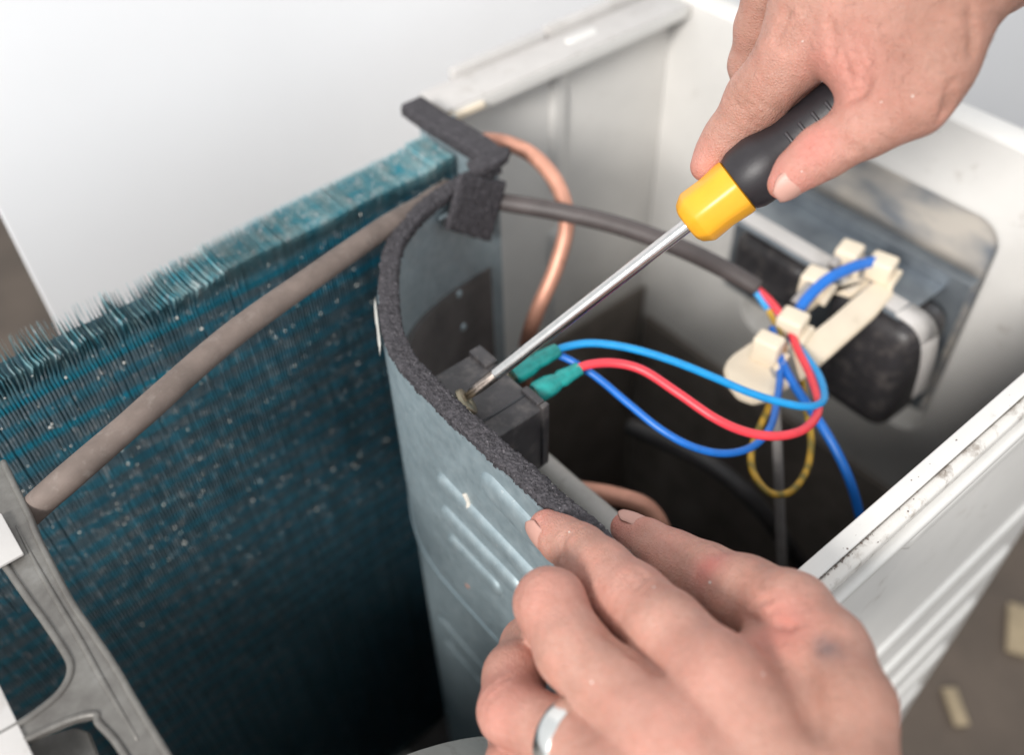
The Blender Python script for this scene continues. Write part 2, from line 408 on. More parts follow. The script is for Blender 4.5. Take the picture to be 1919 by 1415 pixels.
# --- side panel on the right, with the rounded opening
sp_ = None
bm = bmesh.new()
def loop_rect(y0, y1, z0, z1, rad, n=8):
    pts = []
    for (cy, cz_, a0) in ((y1 - rad, z1 - rad, 0), (y0 + rad, z1 - rad, 90), (y0 + rad, z0 + rad, 180), (y1 - rad, z0 + rad, 270)):
        for k in range(n + 1):
            a = math.radians(a0 + 90 * k / n); pts.append((cy + rad * math.cos(a), cz_ + rad * math.sin(a)))
    return pts
YW0, YW1, ZW0, ZW1 = -52, 78, -188, -40
inner = loop_rect(YW0, YW1, ZW0, ZW1, 13)
outer = []
oy0, oy1, oz0, oz1 = -122, 168, -519, -1
cy_, cz_ = (YW0 + YW1) / 2, (ZW0 + ZW1) / 2
for (y, z) in inner:
    dy, dz = y - cy_, z - cz_
    t = min(((oy1 if dy > 0 else oy0) - cy_) / dy if abs(dy) > 1e-6 else 1e9, ((oz1 if dz > 0 else oz0) - cz_) / dz if abs(dz) > 1e-6 else 1e9)
    outer.append((cy_ + dy * t, cz_ + dz * t))
n = len(inner)
mid = [(a[0] + (1 if a[0] > cy_ else -1) * 5, a[1] + (1 if a[1] > cz_ else -1) * 5) for a in inner]
XS = 281.0
rings = [[(XS + 16, *p) for p in inner], [(XS + 1.5, *p) for p in inner], [(XS - 1.6, *p) for p in loop_rect(YW0 - 2, YW1 + 2, ZW0 - 2, ZW1 + 2, 15)],
         [(XS - 1.8, *p) for p in loop_rect(YW0 - 5, YW1 + 5, ZW0 - 5, ZW1 + 5, 18)], [(XS, *p) for p in loop_rect(YW0 - 8, YW1 + 8, ZW0 - 8, ZW1 + 8, 21)], [(XS, *p) for p in outer]]
V = [[bm.verts.new(Vector(p) * MM) for p in r_] for r_ in rings]
for a_, b_ in zip(V[:-1], V[1:]):
    for i in range(n):
        k = (i + 1) % n; bm.faces.new((a_[i], a_[k], b_[k], b_[i]))
for i in range(n):
    k = (i + 1) % n; (ya, za), (yb_, zb) = outer[i], outer[k]
    if abs(ya - yb_) > 1 and abs(za - zb) > 1:
        c0 = bm.verts.new(Vector((XS, oy1 if max(ya, yb_) > oy1 - 1 else oy0, oz1 if max(za, zb) > oz1 - 1 else oz0)) * MM)
        bm.faces.new((V[-1][i], V[-1][k], c0))
spn = from_bm('side_panel', bm, 'white_paint', ac)
for (x0, y0, z0, x1, y1, z1) in ((XS, 168, -519, XS + 0.6, 168.1, -1),): pass
# rolled top edge of the side panel and its outer skin
pts = [(XS, -1.2), (XS + 0.4, 0.4), (XS + 2, 1.2), (XS + 13, 1.4), (XS + 16, 0.6), (XS + 17, -1.5), (XS + 17, -38)]
vs_, fs = [], []
for y in (-122, 168):
    for (x, z) in pts: vs_.append((x, y, z))
for i in range(len(pts) - 1): fs.append((i, i + 1, len(pts) + i + 1, len(pts) + i))
mesh('top_roll', vs_, fs, 'white_paint', spn, True)
box('outer_skin', (XS + 16.2, -122, -519), (XS + 17.0, 168, -192), 'white_paint', spn, 0.2)
box('outer_skin', (XS + 16.2, 80, -191.5), (XS + 17.0, 168, -38.5), 'white_paint', spn, 0.2)
box('outer_skin', (XS + 16.2, -122, -191.5), (XS + 17.0, -54, -38.5), 'white_paint', spn, 0.2)
# cover that closes the opening on the outside
box('terminal_cover', (XS + 17.4, -56, -192), (XS + 22, 84, -36), 'blotchy_plastic', spn, 2, 3)

# --- back panel with folded, stepped flange
bp = box('back_panel', (112, 167, -519), (280.5, 168.2, -2), 'white_paint', ac, 0.3)
box('flange', (110, 153.5, -2.2), (280, 176, -0.9), 'dusty_shaded_paint', bp, 0.5)  # same casing, greyer colour stands in for the flange's shade
box('flange_lip', (132, 176.2, -6), (193, 181.5, 2.6), 'dusty_shaded_paint', bp, 1.2)
box('flange_lip', (196, 177.2, -6), (281, 183, 3.2), 'dusty_shaded_paint', bp, 1.2)
box('flange_fold', (113, 152.6, -8), (280, 153.3, -1.6), 'white_paint', bp, 0.25)
emboss('pressed_rib', (194, 166.8, -52), (0, 0, 1), (0, -1, 0), 82, 13, 3.0, 'white_paint', bp)
emboss('pressed_rib', (194, 166.8, -165), (0, 0, 1), (0, -1, 0), 90, 13, 3.0, 'white_paint', bp)
emboss('dimple', (209, 166, -0.7), (1, 0, 0), (0, 0, 1), 22, 6, 1.6, 'white_paint', bp)
for x in (141, 228):
    lathe('flange_hole', (x, 164, -0.85), (0, 0, 1), [(0, 2.6), (0.15, 2.6), (0.16, 0.1)], 'rubber_dark', bp, 16)
box('back_rail', (98, 150, -6), (131, 166, -3), 'beige_plastic', bp, 0.6)
# back guard behind coil keeps the hollow closed
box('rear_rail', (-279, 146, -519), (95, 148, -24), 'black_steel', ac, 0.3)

# --- condenser coil: thin teal fins at 1.5 mm pitch
coil = box('condenser_coil', (-276, 121.6, -512), (87, 132, -8), 'coil_core', ac, 0.3)
tag(coil, 'blue finned condenser coil with bent fin tops')
pitch = 1.5
xs = np.arange(-276, 88.5, pitch)
zrows = np.concatenate([np.array([0, -1.6, -3.2, -5, -7, -9, -11, -13.5]), -13.5 - np.cumsum(np.full(62, 4.0)), np.array([-330, -510])])
ycols = np.array([0, 0.8, 5, 12, 18, 23.5])
vs_, fs = [], []
lean = np.convolve(rng.normal(0, 1, len(xs) + 24), np.hanning(9), 'same')[:len(xs)]
lean2 = np.convolve(rng.normal(0, 1, len(xs) + 24), np.hanning(5), 'same')[:len(xs)]
hgt = np.convolve(rng.normal(0, 1, len(xs) + 24), np.hanning(17), 'same')[:len(xs)]
for i, x in enumerate(xs):
    yb = 112.0 + (x + 120) * 0.028                     # the coil stands a little askew
    ragged = float(np.clip((-18 - x) / 40, 0, 1)) * 0.62 + 0.08
    gap = 1.0 if (x < -40 and rnd.random() < 0.06) else 0.0
    h0 = ragged * (hgt[i] * 0.3 + rnd.uniform(-1.6, 0.2)) - gap * 3 + (1.5 if x > 76 else 0) - (1.5 if -70 < x < -30 else 0)
    base_i = len(vs_)
    jit = rnd.gauss(0, 0.07); fj = rnd.gauss(0, 0.75)
    row_n = np.convolve(rng.normal(0, 1, len(zrows)), [0.4, 0.6, 0.4], 'same')
    phase = rnd.random() * 6
    for r_, z in enumerate(zrows):
        top = max(0.0, 1 + z / 13.0)
        for c_, y in enumerate(ycols):
            f_ = c_ / 5
            bend = top ** 1.6 * (ragged * (lean[i] * 0.55 * (1 - 0.3 * f_) + lean2[i] * 0.45 * (0.3 + abs(f_ - 0.4)) + fj * (1 - 0.5 * f_) + rnd.gauss(0, 0.14)) + 0.9 * math.sin(x * 0.11) * (1 - f_))
            dent = (0.13 * row_n[r_] if c_ <= 1 and r_ > 6 else 0.04 * row_n[r_])
            zz = z + top * h0 * (1 + 0.10 * math.sin(phase + c_))
            yy = yb + y + (rnd.uniform(-.4, .4) * ragged * top if c_ in (0, 5) else 0)
            corr = 0.32 * math.sin(y * 0.9)
            if c_ == 0: corr -= (0.80 + 0.20 * math.sin(z * 0.546 + 0.8) + 0.08 * row_n[r_]) * min(1, -z / 9.0) * (1 if r_ > 0 else 0)
            vs_.append((x + jit + bend + dent + corr, yy, zz))
    nc = len(ycols)
    for r_ in range(len(zrows) - 1):
        for c_ in range(nc - 1):
            a = base_i + r_ * nc + c_; fs.append((a, a + 1, a + nc + 1, a + nc))
fins = mesh('fin_pack', vs_, fs, 'fin_blue', coil, True); fins['kind'] = 'stuff'
vs_, fs = [], []
for k in range(620):                                     # dust and grit caught on the fin edges, thicker along the rows
    x = rnd.uniform(-150, 84); z = -11.5 * rnd.randint(1, 16) + rnd.gauss(3, 2.2); r = abs(rnd.gauss(0, 0.22)) + 0.12
    y = 111.9 + (x + 120) * 0.028; b0 = len(vs_)
    for q in ((1, 0, 0), (-1, 0, 0), (0, .5, 0), (0, -.7, 0), (0, 0, 1.3), (0, 0, -1.3)):
        vs_.append((x + q[0] * r * rnd.uniform(.7, 1.5), y + q[1] * r, z + q[2] * r * rnd.uniform(.7, 1.6)))
    for f in ((0, 2, 4), (2, 1, 4), (1, 3, 4), (3, 0, 4), (2, 0, 5), (1, 2, 5), (3, 1, 5), (0, 3, 5)): fs.append(tuple(b0 + i for i in f))
dg = mesh('dust_grit', vs_, fs, 'white_scrap', coil); dg['kind'] = 'stuff'
wall_sheet('end_plate', [(90.6, 111), (90.6, 148)], 1, -510, 1.2, 'galvanized', coil)
wall_sheet('end_plate', [(91.3, 147.5), (112, 150)], -2, -510, 1.0, 'galvanized', coil)

# --- partition plate with foam seal
plan = catmull([(-9, -121.5), (-9, -90), (-9, -40), (-9, 0), (-8.3, 18), (-4.5, 36), (5, 56), (20, 76), (38, 89), (60, 95.5), (80, 98), (97, 98.5)], 6)[:, :2]
part = wall_sheet('partition_plate', plan, 0, -122, 1.0, 'galvanized', ac, 10)
tag(part, 'galvanized curved partition plate')
plan2 = plan.copy(); plan2[:, 0] += 0.9
wall_sheet('lower_sheet', plan2, -119, -518, 1.0, 'galvanized', part, 6)
wall_sheet('seam_lip', plan[:46] + np.array([-0.75, 0]), -120.5, -123, 0.7, 'galvanized', part, 1)
nx = (-1, 0, 0)
emboss('pressed_rib', (-9.4, -26, -42), (0, 1, 0.05), nx, 62, 11, 2.2, 'galvanized', part)
emboss('pressed_rib', (-9.4, -20, -61), (0, 1, 0.0), nx, 50, 11, 2.2, 'galvanized', part)
emboss('pressed_rib', (-9.4, -15, -77), (0, 1, 0.0), nx, 34, 10, 1.9, 'galvanized', part)
emboss('pressed_rib', (-9.4, -40, -15), (0, 1, 0.12), nx, 34, 15, 2.2, 'galvanized', part)
emboss('pressed_rib', (-8.5, 0, -170), (0, 1, 0.0), nx, 46, 10, 1.2, 'galvanized', part)
emboss('pressed_rib', (-8.5, -2, -190), (0, 1, 0.0), nx, 46, 10, 1.2, 'galvanized', part)
emboss('rust_spot', (-9.5, -8, -102), (0, 1, 0), nx, 3.0, 2.6, 0.5, 'copper', part)
tube('grease_smear', [(-9.7, -13, -33), (-9.9, -15, -36), (-9.8, -15.5, -39), (-9.8, -18, -40)], [1.2, 0.8, 1.6, 0.8], 'dust', part, 8, 4)
for (y, z) in ((60, -70), (57, -86)):
    pass
# torn pale tape on the outer corner
vs_, fs = [], []
for i in range(9):
    t = i / 8; q = np.array([8.6 - 13 * t, 61 - 23 * t])
    wdt = 2.5 + 2.2 * math.sin(t * 7) ** 2
    vs_ += [(q[0] - 1.6, q[1] + .6, 1.0), (q[0] - 2.2 - wdt * 0.2, q[1] + 0.6, -wdt * 1.3)]
for i in range(8): fs.append((2 * i, 2 * i + 1, 2 * i + 3, 2 * i + 2))
mesh('torn_tape', vs_, fs, 'white_scrap', part, True)

def foam_sweep(name, path, w, h, parent, rag=0.45, step=0.62, taper=None):
    """rounded rectangular strip with a crumbly displaced skin"""
    P = catmull(path, 40)
    L = np.concatenate([[0], np.cumsum(np.linalg.norm(np.diff(P, axis=0), axis=1))])
    s = np.arange(0, L[-1], step); P = np.stack([np.interp(s, L, P[:, k]) for k in range(3)], 1)
    T = np.gradient(P, axis=0); T /= np.linalg.norm(T, axis=1)[:, None]
    up = np.array([0, 0, 1.0]); S = np.cross(T, up); S /= np.linalg.norm(S, axis=1)[:, None]; Uu = np.cross(S, T)
    sec = []
    nw = int(w / step); nh = int(h / step)
    for k in range(nw): sec.append((-w / 2 + w * k / nw, h))
    for k in range(nh): sec.append((w / 2, h - h * k / nh))
    for k in range(4): sec.append((w / 2 - w * k / 4, 0))
    for k in range(nh): sec.append((-w / 2, h * k / nh))
    sec = np.array(sec)
    cr = 1.1                                            # round the corners
    ctr = np.array([0, h / 2]); d = sec - ctr
    q = np.abs(d) - (np.array([w / 2, h / 2]) - cr)
    ln = np.sqrt((np.maximum(q, 0) ** 2).sum(1)); scl = np.where(ln > cr, cr / np.maximum(ln, 1e-6), 1)
    sec = ctr + np.sign(d) * (np.minimum(np.abs(d), np.array([w / 2, h / 2]) - cr) + np.maximum(q, 0) * scl[:, None])
    m_ = len(sec)
    nn = len(P)
    g = rng.normal(0, 1, (nn, m_)); g2 = rng.normal(0, 1, (nn // 5 + 2, m_ // 5 + 2))
    g2 = np.repeat(np.repeat(g2, 5, 0), 5, 1)[:nn, :m_]
    wv_ = np.convolve(rng.normal(0, 1, nn + 40), np.hanning(31) / 10, 'same')[:nn]
    Vv = np.zeros((nn, m_, 3))
    nrm = sec - ctr; nrm /= np.linalg.norm(nrm, axis=1)[:, None]
    disp = rag * (0.55 * g + 0.35 * g2); disp = np.clip(disp, -1.3 * rag, 1.3 * rag)
    for k in range(m_):
        a = sec[k, 0] + nrm[k, 0] * disp[:, k]; bq = sec[k, 1] + nrm[k, 1] * disp[:, k]
        Vv[:, k] = P + S * (a + 0.35 * wv_)[:, None] + Uu * bq[:, None]
    f_ = []
    for i in range(nn - 1):
        for k in range(m_):
            k2 = (k + 1) % m_; f_.append((i * m_ + k, (i + 1) * m_ + k, (i + 1) * m_ + k2, i * m_ + k2))
    f_.append(tuple(range(m_))); f_.append(tuple((nn - 1) * m_ + k for k in range(m_ - 1, -1, -1)))
    return mesh(name, Vv.reshape(-1, 3), f_, 'foam', parent, True)
foam_sweep('foam_seal', [(-4.2, -120, -1), (-4.4, -80, -1), (-4.9, -45, -1), (-5.6, -29, -1), (-5.8, -8, -1), (-5.6, 8, -1), (-4.4, 23, -1), (0.5, 40, -1), (12.2, 60, -1), (25.5, 77, -1), (38, 87, -1), (53, 93.5, -1), (70, 97.5, -1), (88, 98.5, -1), (97, 98, -1)], 7.4, 4.6, part, 0.5)
foam_sweep('foam_block', [(97, 100, 0.4), (96.5, 115, 1.2), (95, 135, 1.5), (94.5, 160, 1.5)], 12.5, 6.5, part, 0.22, 0.8)
# folded flap of foam hanging down over the inner face
def foam_slab(name, q, th, parent, n=30, rag=0.4):
    q = [np.array(p) for p in q]; nrm = np.cross(q[1] - q[0], q[3] - q[0]); nrm /= np.linalg.norm(nrm)
    if nrm[1] < 0: nrm = -nrm
    vs_, fs = [], []
    for s in (0, 1):
        for i in range(n + 1):
            for k in range(n + 1):
                u, v = k / n, i / n
                p = (q[0] * (1 - u) + q[1] * u) * (1 - v) + (q[3] * (1 - u) + q[2] * u) * v
                e = min(u, 1 - u, v, 1 - v) * n
                p = p + nrm * (th * s + (0.8 if s == 0 else -0.8) * max(0, 1 - e / 2.0)) + rng.normal(0, rag * 0.5, 3)
                vs_.append(p)
    M_ = (n + 1) ** 2
    for i in range(n):
        for k in range(n):
            a = i * (n + 1) + k; fs.append((a, a + n + 1, a + n + 2, a + 1)); fs.append((M_ + a, M_ + a + 1, M_ + a + n + 2, M_ + a + n + 1))
    rim = [k for k in range(n)] + [i * (n + 1) + n for i in range(n)] + [n * (n + 1) + k for k in range(n, 0, -1)] + [i * (n + 1) for i in range(n, 0, -1)]
    for a, b_ in zip(rim, rim[1:] + rim[:1]): fs.append((a, b_, M_ + b_, M_ + a))
    return mesh(name, vs_, fs, 'foam', parent)
foam_slab('foam_flap', ((73.1, 91.5, 10.7), (97.0, 91.5, -4.0), (85.1, 89.5, -30.0), (61.2, 89.5, -10.7)), 3.4, part)
foam_sweep('foam_flap', [(83, 99.5, 2.5), (90, 97, 4.4), (97, 98.5, 3.4), (103, 103.5, 1.8)], 9, 4.2, part, 0.4, 0.7)
# pale backing paper of the foam showing along the inner rim
vs_, fs = [], []
bpth = catmull([(-0.2, -118, 1.6), (-0.2, -70, 1.8), (-0.9, -46, 2.0), (-1.6, -29, 2.0), (-1.8, -6, 2.0), (-1.8, 2, 1.9)], 14)
for i, q in enumerate(bpth):
    w_ = 0.6 + 0.7 * abs(math.sin(i * 0.7)) * rnd.random() + (0.7 if -48 < q[1] < -30 else 0)
    vs_ += [(q[0] - w_, q[1], q[2] + 0.9), (q[0] + 0.5, q[1], q[2] - 1.5), (q[0] + 0.5, q[1], q[2] - 5)]
for i in range(len(bpth) - 1):
    for k in (0, 1): fs.append((3 * i + k, 3 * i + k + 1, 3 * i + k + 4, 3 * i + k + 3))
mesh('backing_paper', vs_, fs, 'white_scrap', part, True)
for (x, y, z) in ((63.6, 88.0, -47.9), (63.1, 86.0, -67.1)):
    lathe('rivet', (x, y, z), (0.35, -1, 0), [(0, 2.0), (0.8, 1.6), (1.0, 0.3)], 'galvanized', part, 14)
box('plate_fold', (60, 93.0, -7.5), (97, 94.6, -6.0), 'galvanized', part, 0.5)

def slab(name, outline, z, th, mat, parent, bev=0.8):
    bm = bmesh.new(); vv = [bm.verts.new(Vector((x, y, z)) * MM) for x, y in outline]
    f = bm.faces.new(vv); ex = bmesh.ops.extrude_face_region(bm, geom=[f])
    for g in ex['geom']:
        if isinstance(g, bmesh.types.BMVert): g.co.z += th * MM
    bmesh.ops.bevel(bm, geom=bm.edges[:], offset=bev * MM, segments=2, affect='EDGES')
    return from_bm(name, bm, mat, parent)
# --- fan motor bracket at the left
mb = empty('motor_bracket'); mb.parent = ac
def strap(name, path, w, th, mat, parent, lip=2.2):
    P = catmull(path, 10); T = np.gradient(P, axis=0); T /= np.linalg.norm(T, axis=1)[:, None]
    S = np.cross(T, (0, 0, 1.0)); S /= np.linalg.norm(S, axis=1)[:, None]
    W = np.interp(np.linspace(0, 1, len(P)), np.linspace(0, 1, len(w)), w)
    sec = [(-1, -lip), (-1, 0.3), (-0.95, 0.8), (-0.85, 0.9), (-0.74, 0.4), (-0.6, -0.7), (-0.16, -0.9), (-0.08, -0.5), (0.08, -0.5), (0.16, -0.9), (0.6, -0.7), (0.74, 0.4), (0.85, 0.9), (0.95, 0.8), (1, 0.3), (1, -lip), (0.88, -lip), (0.8, -2.2), (-0.8, -2.2), (-0.88, -lip)]
    vs_, fs = [], []
    m_ = len(sec)
    for i in range(len(P)):
        for (a, h) in sec: vs_.append(P[i] + S[i] * a * W[i] / 2 + np.array([0, 0, h]))
    for i in range(len(P) - 1):
        for k in range(m_):
            k2 = (k + 1) % m_; fs.append((i * m_ + k, (i + 1) * m_ + k, (i + 1) * m_ + k2, i * m_ + k2))
    fs.append(tuple(range(m_))); fs.append(tuple((len(P) - 1) * m_ + k for k in range(m_ - 1, -1, -1)))
    return mesh(name, vs_, fs, mat, parent)
edge_r = [(-129.8, 75.1, 0.0), (-130.5, 61.0, 0.0), (-131.1, 47.2, -0.0), (-132.0, 38.5, 0.0), (-132.8, 11.6, 0.0), (-132.1, -2.7, 0.0), (-131.4, -17.9, 0.0), (-131.4, -32.2, 0.0), (-131.1, -50.4, -0.0), (-130.8, -72.8, 0.0)]
edge_s = [(-138.3, -66.5, 0.0), (-139.2, -43.6, -0.0), (-139.8, -36.7, 0.0), (-141.0, -30.6, 0.0), (-141.9, -27.9, 0.0)]
edge_c = [(-146.8, -25.3, -0.0), (-154.3, -23.5, -0.0), (-165.0, -21.9, 0.0), (-180.5, -20.3, 0.0)]
edge_i = [(-178.5, -13.6, 0.0), (-165.6, -15.5, 0.0), (-157.3, -16.1, -0.0), (-151.3, -15.6, 0.0), (-147.0, -14.5, 0.0), (-143.6, -12.0, 0.0), (-141.8, -8.6, 0.0), (-141.5, -3.9, 0.0), (-142.2, 8.6, 0.0), (-143.2, 19.5, -0.0), (-144.1, 31.5, 0.0), (-145.1, 50.2, 0.0), (-137.9, 76.8, 0.0)]
slab('arm', [(p[0], p[1]) for p in edge_r + edge_s + edge_c + edge_i], -2.4, 1.9, 'bracket_zinc', mb, 0.3)
tube('pressed_edge', [(p[0] - 0.9, p[1] + 0.2, -0.5) for p in edge_r], 1.05, 'bracket_zinc', mb, 10, 8)
tube('pressed_edge', [(p[0] + 0.3, p[1] - 0.6, -0.6) for p in edge_i], 1.1, 'bracket_zinc', mb, 10, 8)
tube('pressed_edge', [(p[0] + (-1.2 if k < 4 else 0), p[1] + 0.8, -0.6) for k, p in enumerate(edge_s + edge_c)], 1.0, 'bracket_zinc', mb, 10, 8)
tube('pressed_bead', [(-136.5, 47.5, -0.8), (-136.9, 24.1, -0.8), (-136.5, -3.3, -0.8), (-136.5, -21.9, -0.8), (-136.1, -41.3, -0.8)], [0.4, 0.9, 1.0, 0.9, 0.5], 'bracket_zinc', mb, 10, 8)
slab('lower_arm', [(p[0], p[1]) for p in ((-158.4, -17.1, -9.0), (-148.2, -21.2, -9.0), (-145.8, -24.8, -9.0), (-146.5, -33.7, -9.0), (-147.5, -57.4, -9.0), (-167.2, -40.8, -9.0), (-167.1, -25.4, -9.0))], -11.5, 2.0, 'bracket_zinc', mb, 0.5)

lathe('motor', (-150, -40, -190), (0, 1, 0), [(-40, 30), (-38, 42), (-5, 45), (30, 45), (34, 40), (36, 12)], 'black_steel', mb, 32)
box('top_tab', (-175, 33.5, 0.6), (-138.2, 53, 1.8), 'dusty_shaded_paint', mb, 0.5)
box('top_tab', (-185, -42, -1.0), (-158.5, 2.5, 0.4), 'dusty_shaded_paint', mb, 0.4)
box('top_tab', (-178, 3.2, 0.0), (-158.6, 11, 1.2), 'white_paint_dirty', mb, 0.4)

# --- copper pipework and compressor, low in the dark compartment
cp = tube('copper_pipe', [(110.0, 125.8, -4.0), (118.7, 118.7, -6.0), (123.1, 104.6, -8.0), (122.2, 86.9, -14.0), (115.7, 72.8, -24.0), (103.7, 66.2, -40.0), (91.0, 65.8, -62.0), (92.5, 75.5, -95.0), (100.8, 86.1, -150.0)], 3.7, 'copper', ac, 18, 10)
tag(cp, 'bright copper pipe arching behind the partition')
tube('copper_pipe', [(45.1, 10.3, -95.0), (48.6, -3.4, -90.0), (60.3, -21.0, -88.0), (68.8, -33.6, -92.0), (70.5, -43.1, -105.0), (76.3, -43.8, -140.0)], 4.2, 'copper', ac, 16, 10)
tube('copper_pipe', [(153.1, 54.7, -180.0), (160.7, 1.4, -170.0), (171.7, -31.2, -190.0), (206.1, -46.7, -260.0)], 5.0, 'black_steel', ac, 14, 8)
tube('suction_pipe', [(36.2, 39.7, -78.0), (37.5, 10.0, -70.0), (35.1, -17.6, -64.0), (33.6, -43.5, -60.0), (33.3, -66.4, -60.0)], 6.2, 'grey_pipe', ac, 18, 8)
comp = lathe('compressor', (140, 30, -500), (0, 0, 1), [(0, 74), (200, 76), (292, 75), (298, 78), (305, 78), (309, 72), (325, 63), (338, 46), (345, 22), (346, 2)], 'felt_and_shade', ac, 48)
lathe('terminal_cap', (125, 8, -160), (0, 0, 1), [(0, 17), (14, 16), (17, 13), (18, 2)], 'black_gloss', comp, 28)
lathe('terminal_cap', (165, 45, -160), (0, 0, 1), [(0, 9), (22, 8.5), (26, 6), (27, 1)], 'black_steel', comp, 20)
lathe('accumulator', (240, 110, -460), (0, 0, 1), [(0, 20), (8, 27), (180, 27), (196, 20), (202, 6), (240, 5)], 'black_steel', ac, 32)
lathe('service_valve', (70, -60, -230), (0, 0.3, 1), [(0, 14), (20, 14), (22, 9), (40, 9)], 'brass', ac, 6)
box('shade_sheet', (113, 163, -515), (279.5, 166, -215), 'shaded_grimy_white', ac, 1)  # added dark sheets standing in for shade on the inner walls
box('shade_sheet', (276, -118, -515), (280.4, 159.5, -240), 'shaded_grimy_white', ac, 1)
box('shade_sheet', (-3, -122, -515), (272.5, -117, -60), 'felt_and_shade', ac, 1)
box('shade_sheet', (-2, -116.5, -519.5), (272.5, 159.5, -514), 'felt_and_shade', ac, 1)
wl_ = wall_sheet('shade_sheet', plan[2:-4] + np.array([3.2, -0.6]), -52, -515, 2.4, 'felt_and_shade', ac, 4)  # added sheet, paints the shade on the plate's inner face
box('base_shade_sheet', (-279, -122, -519.5), (-14, 110, -515), 'felt_and_shade', ac, 1)  # added dark sheet, paints shade on the fan cavity floor

# --- terminal bracket, block and cable clamp inside the side opening
tb = box('terminal_bracket', (261, -55, -150), (262.4, 84, -62), 'dark_zinc', ac, 0.5)
box('bracket_lip', (262.6, -55, -64), (270, 84, -62.6), 'dark_zinc', tb, 0.4)
box('flange_strip', (212, -46, -56.6), (222, 62, -55.2), 'dusty_shaded_paint', tb, 0.4)
box('flange_web', (223.2, -44, -70), (260.8, 60, -68.8), 'dark_zinc', tb, 0.4)
vs_, fs = [], []
pp = catmull([(217, -46, -55.9), (218, -55, -58), (221, -60, -66), (226, -62, -84), (232, -62, -110)], 6)
for q in pp: vs_ += [(q[0] - 6, q[1], q[2]), (q[0] + 6, q[1] - 1, q[2]), (q[0] + 6, q[1] - 1.2, q[2] - 1.2), (q[0] - 6, q[1] - .2, q[2] - 1.2)]
for i in range(len(pp) - 1):
    for k in range(4):
        k2 = (k + 1) % 4; fs.append((4 * i + k, 4 * i + k2, 4 * i + 4 + k2, 4 * i + 4 + k))
mesh('flange_strip', vs_, fs, 'dusty_shaded_paint', tb)
for q in ((217, 46), (217, 24), (217.5, -36)):
    lathe('screw_hole', (q[0], q[1], -55.15), (0, 0, 1), [(0, 1.7), (0.15, 1.7), (0.16, 0.1)], 'black_gloss', tb, 14)
tk = box('terminal_block', (220, -56, -142), (256, -6, -72), 'black_plastic', tb, 13, 5)
box('block_shelf', (222, 10, -104), (256, 56, -74), 'black_plastic', tb, 8, 4)

cb = empty('clamp_board'); cb.parent = ac
def px(*l): return [(p[0], p[1]) for p in l]
slab('board_end', px((123.4, -20.2, -54.0), (128.3, -17.7, -54.0), (134.3, -16.7, -54.0), (156.4, -17.2, -54.0), (177.9, -18.6, -54.0), (171.8, -28.7, -54.0), (154.4, -30.2, -54.0), (140.2, -37.2, -54.0), (138.2, -44.5, -54.0), (124.4, -43.9, -54.0), (118.4, -41.1, -54.0), (116.0, -35.1, -54.0), (118.2, -27.3, -54.0)), -56, 3, 'beige_plastic', cb)
slab('board_rail', px((156.0, -30.7, -54.0), (184.2, -29.7, -54.0), (202.8, -28.1, -54.0), (224.6, -27.1, -54.0), (220.8, -37.9, -54.0), (200.8, -41.7, -54.0), (154.4, -45.2, -54.0), (143.7, -45.2, -54.0)), -56.3, 3, 'beige_plastic', cb)
slab('board_rail', px((179.5, -16.6, -54.0), (186.6, -17.1, -54.0), (215.6, -19.2, -54.0), (219.0, -26.3, -54.0), (203.6, -26.9, -54.0), (200.3, -18.6, -54.0), (178.5, -20.5, -54.0)), -55.8, 3, 'beige_plastic', cb)
for (p, a, s) in (((141.9, -27.4, -48.0), 0.25, (9, 12, 14)), ((162.8, -23.8, -48.0), 0.25, (11, 12, 12)), ((193.0, -13.0, -48.0), 0.25, (12, 12, 12)), ((220.2, -11.0, -48.0), 0.25, (12, 11, 12)), ((224.6, -26.4, -48.0), 0.25, (11, 12, 12))):
    M = Matrix.Translation(Vector(p)) @ Matrix.Rotation(a, 4, 'Z')
    cl = box('clamp', (-s[0] / 2, -s[1] / 2, -6), (s[0] / 2, s[1] / 2, s[2] - 7), 'beige_plastic', cb, 1.8, 3, M)
    M2 = M @ Matrix.Translation(Vector((0, -s[1] / 2 - 0.8, -1)))
    box('clamp_foot', (-s[0] / 2 - 1, -2, -5), (s[0] / 2 + 1, 1.0, -1.5), 'beige_plastic', cl, 0.7, 2, M2)
lathe('clamp_screw', (128.3, -30.3, -53.0), (0, 0, 1), [(0, 3.2), (1.2, 2.8), (1.6, 0.5)], 'beige_plastic', cb, 16)
tube('clamp_post', [(209.8, -10.3, -50.0), (222.1, -7.5, -46.0)], 2.6, 'wire_grey', cb, 12, 6)
tube('clamp_post', [(175.9, -15.5, -50.0), (187.3, -14.5, -46.0)], 2.6, 'wire_grey', cb, 12, 6)

